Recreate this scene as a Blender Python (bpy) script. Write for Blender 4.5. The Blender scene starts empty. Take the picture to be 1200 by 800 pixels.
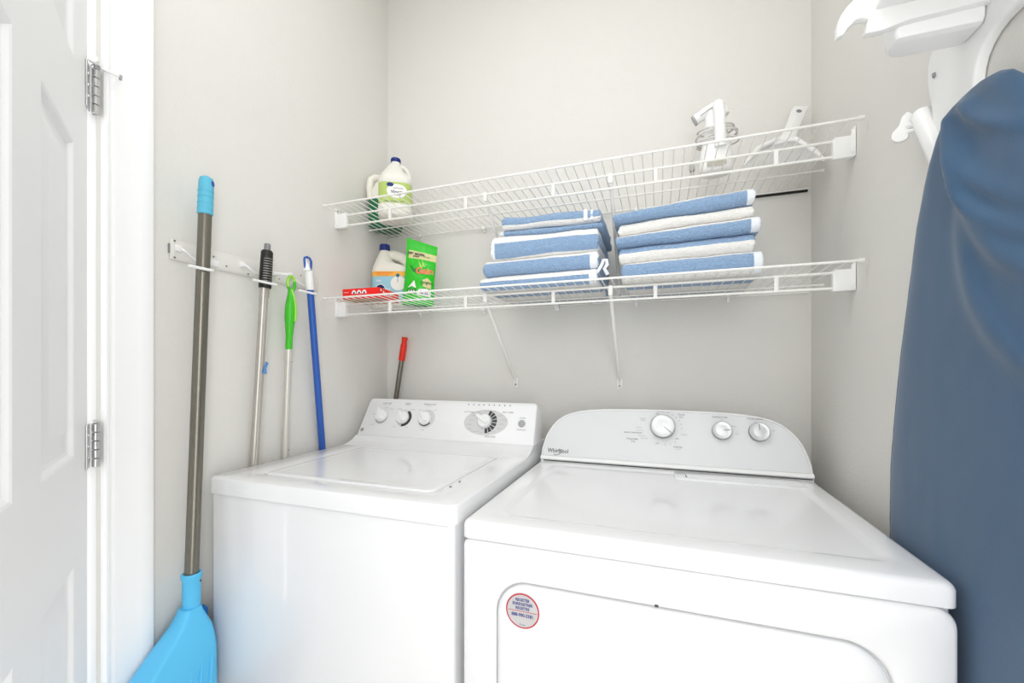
import bpy, bmesh, math, random
from mathutils import Vector, Matrix, noise
random.seed(7)
PI = math.pi
SC = bpy.context.scene
COL = SC.collection

# ------------------------------------------------------------------ camera
cam_d = bpy.data.cameras.new('camera')
cam = bpy.data.objects.new('camera', cam_d); COL.objects.link(cam)
cam_d.sensor_width = 36.0
cam_d.lens = 488.85 * 36 / 1200
cam_d.shift_y = 0.0271
cam_d.clip_start = 0.02
cam.location = (1.0803, -1.4876, 1.2023)
cam.rotation_euler = (PI / 2, 0, 0.3382)
SC.camera = cam

# ------------------------------------------------------------------ world
w = bpy.data.worlds.new('world'); SC.world = w; w.use_nodes = True
w.node_tree.nodes['Background'].inputs[0].default_value = (0.97, 0.985, 1.0, 1)
w.node_tree.nodes['Background'].inputs[1].default_value = 3.0

# ------------------------------------------------------------------ lights
def area(name, loc, rot, sx, sy, power, col=(0.955, 0.975, 1.0), shape='RECTANGLE'):
    d = bpy.data.lights.new(name, 'AREA'); d.shape = shape; d.size = sx
    if shape == 'RECTANGLE': d.size_y = sy
    d.energy = power; d.color = col
    o = bpy.data.objects.new(name, d); COL.objects.link(o)
    o.location = loc; o.rotation_euler = rot
    return o
area('ceiling_lamp_light', (0.80, -0.80, 2.73), (0, 0, 0), 0.30, 0.30, 2.0, shape='DISK')
area('ceiling_bounce_fill', (0.76, -1.55, 2.79), (0, 0, 0), 1.3, 1.7, 8.0)  # unseen panel added as fill, stands for light bounced off the ceiling
area('soft_fill_behind', (1.0, -1.85, 1.75), (math.radians(85), 0, math.radians(12)), 0.9, 0.9, 5.2)  # added softbox-like fill behind the camera, evens out the room
area('soft_fill_side', (1.40, -1.80, 1.0), (math.radians(90), 0, math.radians(52)), 0.5, 1.7, 10.5)  # added low fill lamp, brightens the casing, broom and left wall
SC.view_settings.view_transform = 'Standard'
SC.view_settings.look = 'None'
SC.view_settings.gamma = 1.0
SC.view_settings.exposure = 0.04
SC.view_settings.use_curve_mapping = False
SC.cycles.max_bounces = 10
SC.cycles.diffuse_bounces = 6

# ------------------------------------------------------------------ materials
def srgb(r, g, b):
    f = lambda c: (c / 255 / 12.92) if c / 255 <= 0.04045 else ((c / 255 + 0.055) / 1.055) ** 2.4
    return (f(r), f(g), f(b), 1)
def mat(name, col, rough=0.5, metal=0.0, coat=0.0, bump=None, var=0.0, vscale=8.0, trans=0.0, ior=1.45, sheen=0.0, sub=0.0, alpha=1.0):
    m = bpy.data.materials.new(name); m.use_nodes = True
    nt = m.node_tree; b = nt.nodes['Principled BSDF']
    b.inputs['Base Color'].default_value = col
    b.inputs['Roughness'].default_value = rough
    b.inputs['Metallic'].default_value = metal
    b.inputs['Coat Weight'].default_value = coat
    b.inputs['Coat Roughness'].default_value = 0.05
    b.inputs['Transmission Weight'].default_value = trans
    b.inputs['IOR'].default_value = ior
    b.inputs['Sheen Weight'].default_value = sheen
    b.inputs['Subsurface Weight'].default_value = sub
    b.inputs['Subsurface Radius'].default_value = (0.01, 0.01, 0.01)
    tc = nt.nodes.new('ShaderNodeTexCoord')
    n = nt.nodes.new('ShaderNodeTexNoise')
    n.inputs['Scale'].default_value = vscale; n.inputs['Detail'].default_value = 4
    nt.links.new(tc.outputs['Object'], n.inputs['Vector'])
    mx = nt.nodes.new('ShaderNodeMix'); mx.data_type = 'RGBA'
    mx.inputs['A'].default_value = col
    k = 1 - max(var, 0.015)
    mx.inputs['B'].default_value = (col[0] * k, col[1] * k, col[2] * k, 1)
    nt.links.new(n.outputs['Fac'], mx.inputs['Factor'])
    nt.links.new(mx.outputs['Result'], b.inputs['Base Color'])
    if bump:
        sc, st, dist = bump
        n2 = nt.nodes.new('ShaderNodeTexNoise'); n2.inputs['Scale'].default_value = sc; n2.inputs['Detail'].default_value = 3
        nt.links.new(tc.outputs['Object'], n2.inputs['Vector'])
        bp = nt.nodes.new('ShaderNodeBump'); bp.inputs['Strength'].default_value = st; bp.inputs['Distance'].default_value = dist
        nt.links.new(n2.outputs['Fac'], bp.inputs['Height'])
        nt.links.new(bp.outputs['Normal'], b.inputs['Normal'])
    return m
M = {}
M['wall'] = mat('wall_paint', srgb(225, 223, 218), 0.85, bump=(150, 0.35, 0.0022), var=0.02, vscale=3)
M['ceil'] = mat('ceiling_paint', srgb(250, 249, 247), 0.9, bump=(90, 0.3, 0.002))
M['floor'] = mat('floor_vinyl', srgb(238, 234, 226), 0.5, var=0.12, vscale=5)
M['trim'] = mat('trim_paint', srgb(251, 251, 251), 0.38)
M['door'] = mat('door_paint', srgb(250, 250, 251), 0.42, bump=(240, 0.12, 0.0006))
M['enamel'] = mat('white_enamel', srgb(240, 240, 241), 0.22, coat=0.5, bump=(420, 0.02, 0.0003))
M['plastic'] = mat('white_plastic', srgb(243, 243, 242), 0.3)
M['panel_grey'] = mat('silver_white_panel', srgb(226, 227, 228), 0.35)
M['wire'] = mat('white_vinyl_wire', srgb(240, 239, 235), 0.4)
M['knob_silver'] = mat('silver_plastic', srgb(216, 217, 218), 0.3, metal=0.25)
M['knob_rim'] = mat('knob_side_grey', srgb(140, 141, 143), 0.3, metal=0.5)
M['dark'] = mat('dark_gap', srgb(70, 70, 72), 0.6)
M['black'] = mat('black_plastic', srgb(28, 27, 26), 0.45)
M['print'] = mat('grey_print', srgb(140, 140, 142), 0.6)
M['print_dark'] = mat('dark_print', srgb(66, 68, 72), 0.6)
M['print_pale'] = mat('pale_grey_print', srgb(214, 214, 214), 0.5)
M['btn'] = mat('grey_button', srgb(172, 172, 172), 0.4)
M['nickel'] = mat('satin_nickel', srgb(205, 205, 205), 0.28, metal=0.9, bump=(60, 0.2, 0.001))
M['pole_grey'] = mat('grey_painted_steel', srgb(124, 120, 110), 0.28, metal=0.7)
M['pole_alu'] = mat('brushed_aluminium', srgb(190, 185, 178), 0.35, metal=0.6)
M['pole_white'] = mat('pale_coated_tube', srgb(214, 211, 203), 0.35, metal=0.35)
M['pole_blue'] = mat('blue_coated_tube', srgb(44, 92, 178), 0.3)
M['blue_dark'] = mat('deep_blue_plastic', srgb(30, 74, 165), 0.4)
M['teal'] = mat('teal_rubber', srgb(95, 186, 214), 0.5, bump=(300, 0.3, 0.001))
M['sky'] = mat('sky_blue_plastic', srgb(92, 194, 240), 0.4)
M['sky_dark'] = mat('azure_bristle', srgb(28, 110, 185), 0.6)
M['green'] = mat('green_plastic', srgb(66, 190, 40), 0.35)
M['lime'] = mat('lime_plastic', srgb(160, 220, 85), 0.35)
M['red'] = mat('red_plastic', srgb(238, 48, 24), 0.4)
M['tape'] = mat('blue_tape', srgb(88, 140, 205), 0.6)
M['spring'] = mat('steel_ring', srgb(170, 170, 165), 0.35, metal=0.7)
M['t_blue'] = mat('blue_terry', srgb(160, 193, 232), 0.95, bump=(230, 1.0, 0.008), var=0.30, vscale=170, sheen=0.3)
M['t_white'] = mat('white_terry', srgb(252, 250, 246), 0.95, bump=(230, 0.9, 0.006), var=0.10, vscale=170, sheen=0.3)
M['t_hem'] = mat('woven_hem', srgb(234, 238, 243), 0.9, bump=(700, 0.5, 0.001))
M['jug'] = mat('translucent_jug', srgb(232, 231, 222), 0.35, sub=0.3)
M['white_jug'] = mat('white_jug_plastic', srgb(236, 233, 222), 0.35, sub=0.15)
M['green_liq'] = mat('dark_green_label', srgb(22, 112, 72), 0.3)
M['lab_green'] = mat('olive_green_label', srgb(182, 204, 112), 0.4)
M['lab_white'] = mat('white_label', srgb(246, 245, 240), 0.4)
M['lab_blue'] = mat('light_blue_label', srgb(160, 212, 230), 0.4)
M['lab_teal'] = mat('teal_label', srgb(20, 112, 140), 0.4)
M['lab_orange'] = mat('orange_print', srgb(252, 128, 40), 0.4)
M['lab_yellow'] = mat('amber_print', srgb(252, 190, 80), 0.4)
M['cap'] = mat('royal_blue_cap', srgb(10, 38, 118), 0.35)
M['cap_tan'] = mat('tan_cap', srgb(222, 200, 150), 0.4)
M['navy'] = mat('navy_print', srgb(30, 30, 92), 0.5)
M['bag'] = mat('glossy_green_film', srgb(42, 196, 34), 0.22, bump=(28, 0.5, 0.006))
M['bag_dk'] = mat('dark_green_print', srgb(20, 120, 40), 0.3)
M['beige'] = mat('beige_print', srgb(222, 214, 158), 0.35)
M['gain_o'] = mat('orange_red_print', srgb(246, 110, 52), 0.35)
M['redbox'] = mat('red_carton', srgb(240, 28, 20), 0.4)
M['kraft'] = mat('brown_carton', srgb(188, 140, 104), 0.7)
M['st_grey'] = mat('silver_sticker', srgb(205, 203, 205), 0.35, metal=0.3)
M['st_red'] = mat('sticker_red', srgb(190, 40, 60), 0.5)
M['st_blue'] = mat('sticker_blue', srgb(44, 56, 130), 0.5)
M['lamp'] = None
M['rail'] = mat('rail_off_white', srgb(226, 224, 219), 0.5)
M['grey_tag'] = mat('grey_rating_label', srgb(176, 172, 160), 0.5)
M['screw'] = mat('screw_steel', srgb(150, 148, 145), 0.4, metal=0.8)

def cover_mat():
    m = mat('blue_cotton_cover', srgb(48, 86, 120), 0.6, var=0.14, vscale=260, sheen=0.25)
    nt = m.node_tree; b = nt.nodes['Principled BSDF']
    tc = nt.nodes.new('ShaderNodeTexCoord')
    wv = nt.nodes.new('ShaderNodeTexNoise'); wv.inputs['Scale'].default_value = 900; wv.inputs['Detail'].default_value = 2
    nt.links.new(tc.outputs['Object'], wv.inputs['Vector'])
    bp = nt.nodes.new('ShaderNodeBump'); bp.inputs['Strength'].default_value = 0.35; bp.inputs['Distance'].default_value = 0.001
    nt.links.new(wv.outputs['Fac'], bp.inputs['Height']); nt.links.new(bp.outputs['Normal'], b.inputs['Normal'])
    return m
M['cover'] = cover_mat()
def emis(name, col, s):
    m = bpy.data.materials.new(name); m.use_nodes = True
    b = m.node_tree.nodes['Principled BSDF']; b.inputs['Base Color'].default_value = col
    b.inputs['Emission Color'].default_value = col; b.inputs['Emission Strength'].default_value = s
    return m
M['lamp'] = emis('lamp_glass', (1, 0.97, 0.92, 1), 1.0)

# ------------------------------------------------------------------ mesh helpers
class MB:
    def __init__(self): self.v = []; self.f = []; self.m = []
    def add(self, vs, fs, mi=0, T=None):
        o = len(self.v)
        self.v += [tuple(T @ Vector(p)) if T else tuple(p) for p in vs]
        for i, q in enumerate(fs):
            self.f.append([o + j for j in q]); self.m.append(mi[i] if isinstance(mi, (list, tuple)) else mi)
        return self
    def box(self, x0, x1, y0, y1, z0, z1, bev=0.0, seg=2, mi=0, T=None):
        bm = bmesh.new(); bmesh.ops.create_cube(bm, size=1)
        for v in bm.verts:
            v.co = Vector(((x0 + x1) / 2 + v.co.x * (x1 - x0), (y0 + y1) / 2 + v.co.y * (y1 - y0), (z0 + z1) / 2 + v.co.z * (z1 - z0)))
        if bev > 0: bmesh.ops.bevel(bm, geom=bm.edges[:], offset=bev, segments=seg, affect='EDGES', profile=0.5)
        return self.bm(bm, mi, T)
    def bm(self, bm, mi=0, T=None):
        bm.verts.index_update()
        self.add([v.co.copy() for v in bm.verts], [[v.index for v in f.verts] for f in bm.faces], mi, T); bm.free(); return self
    def tube(self, pts, r, n=10, caps=True, mi=0, T=None, flat=1.0):
        pts = [Vector(p) for p in pts]; N = len(pts)
        rs = r if isinstance(r, (list, tuple)) else [r] * N
        tan = [(pts[min(i + 1, N - 1)] - pts[max(i - 1, 0)]).normalized() for i in range(N)]
        up = Vector((0, 0, 1)) if abs(tan[0].z) < 0.9 else Vector((1, 0, 0))
        a = tan[0].cross(up).normalized(); vs = []; fs = []
        for i in range(N):
            a = (a - tan[i] * a.dot(tan[i])).normalized(); b = tan[i].cross(a)
            for k in range(n):
                t = 2 * PI * k / n
                vs.append(pts[i] + (a * math.cos(t) + b * math.sin(t) * flat) * rs[i])
        for i in range(N - 1):
            for k in range(n):
                fs.append([i * n + k, i * n + (k + 1) % n, (i + 1) * n + (k + 1) % n, (i + 1) * n + k])
        if caps: fs.append(list(range(n))[::-1]); fs.append([(N - 1) * n + k for k in range(n)])
        return self.add(vs, fs, mi, T)
    def lathe(self, prof, n=32, mi=0, T=None, sx=1, sy=1):
        vs = []; fs = []
        for r, z in prof:
            for k in range(n):
                t = 2 * PI * k / n; vs.append((r * math.cos(t) * sx, r * math.sin(t) * sy, z))
        for i in range(len(prof) - 1):
            for k in range(n):
                fs.append([i * n + k, i * n + (k + 1) % n, (i + 1) * n + (k + 1) % n, (i + 1) * n + k])
        fs.append(list(range(n))[::-1]); fs.append([(len(prof) - 1) * n + k for k in range(n)])
        return self.add(vs, fs, mi, T)
    def loft(self, rings, mi=0, T=None, cap=True):
        n = len(rings[0]); vs = [p for r in rings for p in r]; fs = []
        for i in range(len(rings) - 1):
            for k in range(n):
                fs.append([i * n + k, i * n + (k + 1) % n, (i + 1) * n + (k + 1) % n, (i + 1) * n + k])
        if cap: fs.append(list(range(n))[::-1]); fs.append([(len(rings) - 1) * n + k for k in range(n)])
        return self.add(vs, fs, mi, T)
    def prism(self, poly, d0, d1, mi=0, T=None, bev=0.0, seg=2):
        # poly in local xy, extruded along local z
        bm = bmesh.new()
        vs = [bm.verts.new((p[0], p[1], d0)) for p in poly]
        f = bm.faces.new(vs)
        r = bmesh.ops.extrude_face_region(bm, geom=[f])
        for v in [g for g in r['geom'] if isinstance(g, bmesh.types.BMVert)]: v.co.z = d1
        bmesh.ops.recalc_face_normals(bm, faces=bm.faces[:])
        if bev > 0:
            es = [e for e in bm.edges if abs(e.verts[0].co.z - e.verts[1].co.z) < 1e-7]
            bmesh.ops.bevel(bm, geom=es, offset=bev, segments=seg, affect='EDGES', profile=0.5)
        return self.bm(bm, mi, T)

def link(name, me, parent=None):
    o = bpy.data.objects.new(name, me); COL.objects.link(o)
    if parent is not None: o.parent = parent
    return o
def obj(name, mb, mats, parent=None, smooth=35, loc=None):
    me = bpy.data.meshes.new(name)
    me.from_pydata(mb.v, [], mb.f)
    if not isinstance(mats, (list, tuple)): mats = [mats]
    for m in mats: me.materials.append(m)
    me.polygons.foreach_set('material_index', mb.m)
    bm = bmesh.new(); bm.from_mesh(me)
    bmesh.ops.recalc_face_normals(bm, faces=bm.faces[:])
    bm.to_mesh(me); bm.free()
    if smooth:
        me.polygons.foreach_set('use_smooth', [True] * len(me.polygons))
        try: me.set_sharp_from_angle(angle=math.radians(smooth))
        except Exception: pass
    me.update()
    o = link(name, me, parent)
    if loc: o.location = loc
    return o
def thing(name, label, cat, loc=(0, 0, 0), rz=0, group=None, rot=None):
    o = bpy.data.objects.new(name, None); COL.objects.link(o)
    o.empty_display_size = 0.05
    o.location = loc; o.rotation_euler = rot if rot else (0, 0, rz)
    return tag(o, label, cat, group)
def tag(o, label, cat, group=None):
    o['label'] = label; o['category'] = cat
    if group: o['group'] = group
    return o
def struct(o):
    o['kind'] = 'structure'; return o
def rrect(x0, x1, y0, y1, r, n=6):
    p = []
    rr = r if isinstance(r, (list, tuple)) else [r] * 4   # order: BR, TR, TL, BL
    for (cx_, cy_, a0, q) in ((x1 - rr[0], y0 + rr[0], -90, rr[0]), (x1 - rr[1], y1 - rr[1], 0, rr[1]), (x0 + rr[2], y1 - rr[2], 90, rr[2]), (x0 + rr[3], y0 + rr[3], 180, rr[3])):
        for i in range(n + 1):
            a = math.radians(a0 + 90 * i / n); p.append((cx_ + q * math.cos(a), cy_ + q * math.sin(a)))
    return p
def frame(O, U, V):
    U = Vector(U).normalized(); V = Vector(V).normalized(); N = U.cross(V)
    Mx = Matrix.Identity(4)
    for i in range(3): Mx[i][0] = U[i]; Mx[i][1] = V[i]; Mx[i][2] = N[i]; Mx[i][3] = O[i]
    return Mx
def text_mb(mb, s, x, y, size, T, h=0.0004, mi=0, bold=0.0, sx=1.0, align='CENTER', rot=0.0, shear=0.0):
    cu = bpy.data.curves.new('t', 'FONT'); cu.body = s; cu.size = size; cu.align_x = align; cu.align_y = 'CENTER'
    cu.resolution_u = 2; cu.offset = bold; cu.shear = shear
    o = bpy.data.objects.new('t', cu); COL.objects.link(o)
    me = o.to_mesh()
    L = Matrix.Translation((x, y, h)) @ Matrix.Rotation(rot, 4, 'Z') @ Matrix.Diagonal((sx, 1, 1, 1))
    mb.add([L @ v.co for v in me.vertices], [list(p.vertices) for p in me.polygons], mi, T)
    o.to_mesh_clear(); bpy.data.objects.remove(o); bpy.data.curves.remove(cu)
def disc(mb, x, y, r, h, T, mi=0, n=20, sx=1.0, a0=0, a1=2 * PI, rin=0.0):
    full = abs(a1 - a0 - 2 * PI) < 1e-6
    if rin <= 0 and full:
        vs = [(x + r * sx * math.cos(2 * PI * k / n), y + r * math.sin(2 * PI * k / n), h) for k in range(n)]
        mb.add(vs, [list(range(n))], mi, T)
    else:
        vs = []; fs = []
        for k in range(n + 1):
            a = a0 + (a1 - a0) * k / n
            vs.append((x + rin * sx * math.cos(a), y + rin * math.sin(a), h)); vs.append((x + r * sx * math.cos(a), y + r * math.sin(a), h))
        for k in range(n): fs.append([2 * k, 2 * k + 1, 2 * k + 3, 2 * k + 2])
        mb.add(vs, fs, mi, T)
def slabsticker(mb, poly, T, h=0.0004, mi=0):
    mb.add([(p[0], p[1], h) for p in poly], [list(range(len(poly)))], mi, T)

# ------------------------------------------------------------------ the room
W = 1.5146; YF = -3.0; H = 2.82
O1, O2, OH = -0.967, -1.745, 2.06           # door opening in the left wall
b = MB(); b.box(-0.12, W + 0.12, YF - 0.1, 0.1, -0.1, 0); struct(obj('floor', b, M['floor'], smooth=0))
b = MB(); b.box(-0.12, W + 0.12, YF - 0.1, 0.1, H, H + 0.1); struct(obj('ceiling', b, M['ceil'], smooth=0))
b = MB(); b.box(-0.12, W + 0.12, 0, 0.1, 0, H); struct(obj('wall_back', b, M['wall'], smooth=0))
b = MB(); b.box(W, W + 0.1, YF, 0, 0, H); struct(obj('wall_right', b, M['wall'], smooth=0))
b = MB(); b.box(-0.12, W + 0.12, YF - 0.1, YF, 0, H); struct(obj('wall_front', b, M['wall'], smooth=0))
b = MB(); b.box(-0.12, 0, O1, 0, 0, H); b.box(-0.12, 0, YF, O2, 0, H); b.box(-0.12, 0, O2, O1, OH, H)
struct(obj('wall_left', b, M['wall'], smooth=0))
# casing around the door opening: stepped profile, bead on the inner edge
def casing_prof(w_=0.088):   # (distance from inner edge, thickness)
    return [(0, 0), (0, 0.010), (0.003, 0.0135), (0.007, 0.0135), (0.010, 0.010), (0.014, 0.0095), (0.018, 0.0125), (0.030, 0.0135), (0.055, 0.0150),
            (0.060, 0.0165), (0.068, 0.0175), (0.080, 0.0175), (0.086, 0.0160), (0.088, 0.0130), (0.088, 0)]
def casing(y_in, sgn):
    m = MB(); pr = casing_prof()
    m.loft([[(t, y_in + sgn * d, z) for d, t in pr] for z in (0.0, OH + 0.088)]); return m
trim1 = struct(obj('trim_1', casing(-0.960, 1), M['trim'], smooth=25))
trim2 = struct(obj('trim_2', casing(O2 - 0.007, -1), M['trim'], smooth=25))
m = MB(); pr = casing_prof(); m.loft([[(t, y, OH + d) for d, t in pr] for y in (O2 - 0.095, -0.872)]); 
for i, v in enumerate(m.v): m.v[i] = (v[0] + 0.001, v[1], v[2])
struct(obj('trim_3', m, M['trim'], smooth=25))
# jamb with stop
m = MB(); m.box(-0.12, 0.0, O1 - 0.018, O1, 0, OH, 0.001); m.box(-0.062, -0.044, O1 - 0.030, O1 - 0.018, 0, OH, 0.002)
m.box(-0.12, 0.0, O2, O2 + 0.018, 0, OH, 0.001); m.box(-0.062, -0.044, O2 + 0.018, O2 + 0.030, 0, OH, 0.002)
m.box(-0.12, 0.0, O2 + 0.018, O1 - 0.018, OH - 0.018, OH, 0.001)
struct(obj('trim_4', m, M['trim'], smooth=25))
m = MB(); m.box(0.0, W, -0.012, 0.0, 0, 0.085, 0.003); struct(obj('baseboard_back', m, M['trim']))
m = MB(); m.box(W - 0.012, W, YF, -0.012, 0, 0.085, 0.003); struct(obj('baseboard_right', m, M['trim']))
m = MB(); m.box(0, 0.009, -0.871, -0.012, 0, 0.085, 0.003); struct(obj('baseboard_left', m, M['trim']))

# ---- door leaf, open into the room.  local x along the leaf, local y = out of its visible face, z up
DW, DH, DT = 0.745, 2.03, 0.035
door = bpy.data.objects.new('door_1', None); COL.objects.link(door); struct(door)
ang = math.atan2(-0.5496, 0.8354)
door.location = (0.0117, -0.987, 0.012); door.rotation_euler = (0, 0, ang)
cols = [(0.112, 0.312), (0.428, 0.628)]
zr = [(0.22, 0.843), (1.033, 1.593), (1.740, 1.90)]
m = MB()
xs = [0, cols[0][0], cols[0][1], cols[1][0], cols[1][1], DW]; zs = [0] + [q for p in zr for q in p] + [DH]
for i in range(5):
    for j in range(len(zs) - 1):
        hole = i in (1, 3) and j in (1, 3, 5)
        for y in (0, -DT):
            if not hole: m.add([(xs[i], y, zs[j]), (xs[i + 1], y, zs[j]), (xs[i + 1], y, zs[j + 1]), (xs[i], y, zs[j + 1])], [[0, 1, 2, 3]])
m.add([(0, 0, 0), (0, -DT, 0), (0, -DT, DH), (0, 0, DH)], [[0, 1, 2, 3]])
m.add([(DW, 0, 0), (DW, -DT, 0), (DW, -DT, DH), (DW, 0, DH)], [[0, 1, 2, 3]])
m.add([(0, 0, 0), (DW, 0, 0), (DW, -DT, 0), (0, -DT, 0)], [[0, 1, 2, 3]])
m.add([(0, 0, DH), (DW, 0, DH), (DW, -DT, DH), (0, -DT, DH)], [[0, 1, 2, 3]])
leaf = obj('door_leaf', m, M['door'], door, smooth=0)
for (x0, x1) in cols:
    for (z0, z1) in zr:
        m = MB()
        for side in (1, -1):
            rings = []
            for ins, dep in ((0, 0), (0.004, -0.0015), (0.009, -0.0065), (0.014, -0.0085), (0.026, -0.0085), (0.031, -0.0075), (0.048, -0.0030), (0.052, -0.0025)):
                y = dep if side > 0 else -DT - dep
                rings.append([(x0 + ins, y, z0 + ins), (x1 - ins, y, z0 + ins), (x1 - ins, y, z1 - ins), (x0 + ins, y, z1 - ins)])
            m.loft(rings, cap=False)
            m.add(rings[-1], [[0, 1, 2, 3]])
        obj('panel', m, M['door'], door, smooth=20)
# hinges on the door edge: barrel and leaf plates
def hinge(z0, z1, stop=False):
    h = MB(); x = -0.0105; y = 0.0105
    L = z1 - z0; k = 5
    for i in range(k):
        a = z0 + L * i / k; c = a + L / k - 0.0012
        h.lathe([(0.0052, a), (0.0064, a + 0.0008), (0.0064, c - 0.0008), (0.0052, c)], 14, T=Matrix.Translation((x, y, 0)))
    h.lathe([(0.004, z1), (0.006, z1 + 0.001), (0.006, z1 + 0.003), (0.003, z1 + 0.0045)], 14, T=Matrix.Translation((x, y, 0)))
    ho = obj('hinge', h, M['nickel'], door)
    h = MB(); h.box(-0.008, 0.020, 0.0005, 0.0028, z0, z1, 0.0006)
    for zz in (0.25, 0.5, 0.75):
        h.lathe([(0.0032, 0), (0.003, 0.0012), (0.001, 0.0016)], 10, T=Matrix.Translation((0.010, 0.0028, z0 + L * zz)) @ Matrix.Rotation(-PI / 2, 4, 'X'))
    obj('hinge_leaf', h, M['nickel'], ho)
    h = MB(); R = Matrix.Rotation(-ang, 4, 'Z')
    # plate on the jamb side of the pin
    p0 = Vector((x, y, 0)); u = (R @ Vector((-1, 0.06, 0)))
    q = Matrix.Translation((x, y, 0)) @ R
    h.box(-0.020, 0.0, -0.0012, 0.0012, z0, z1, 0.0005, T=q)
    obj('jamb_leaf', h, M['nickel'], ho)
    if stop:
        s = MB(); R2 = Matrix.Translation((x, y, z1 + 0.006)) @ R
        s.lathe([(0.008, -0.0015), (0.0085, 0), (0.008, 0.0015)], 14, T=R2)
        a = R2 @ Vector((0, 0, 0)); e1 = R2 @ Vector((0.018, 0.030, -0.006)); e2 = R2 @ Vector((0.018, -0.012, 0.0))
        s.tube([a, a.lerp(e1, 0.5), e1], 0.0016, 8)
        s.tube([a, e2], 0.0045, 10)
        so = obj('hinge_pin_stop', s, M['nickel'], ho)
        s = MB(); s.tube([e1, e1 + (e1 - a).normalized() * 0.004], 0.0055, 14); obj('stop_pad', s, M['btn'], so)
        s = MB(); s.tube([e2, e2 + (e2 - a).normalized() * 0.008], 0.008, 14); obj('rubber_bumper', s, M['trim'], so)
    return ho
hinge(1.705, 1.795, True); hinge(0.994, 1.082); hinge(0.20, 0.29)

# ------------------------------------------------------------------ ceiling light (above the frame)
t = thing('ceiling_light', 'round white dome ceiling light over the laundry room', 'light', (0.80, -0.62, H))
m = MB(); m.lathe([(0.17, 0), (0.175, -0.01), (0.172, -0.028), (0.16, -0.03), (0.16, -0.002)], 40); obj('base_ring', m, M['nickel'], t)
m = MB(); m.lathe([(0.155, -0.03), (0.15, -0.045), (0.12, -0.058), (0.06, -0.066), (0.005, -0.068)], 40); obj('glass_dome', m, M['lamp'], t)

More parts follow.
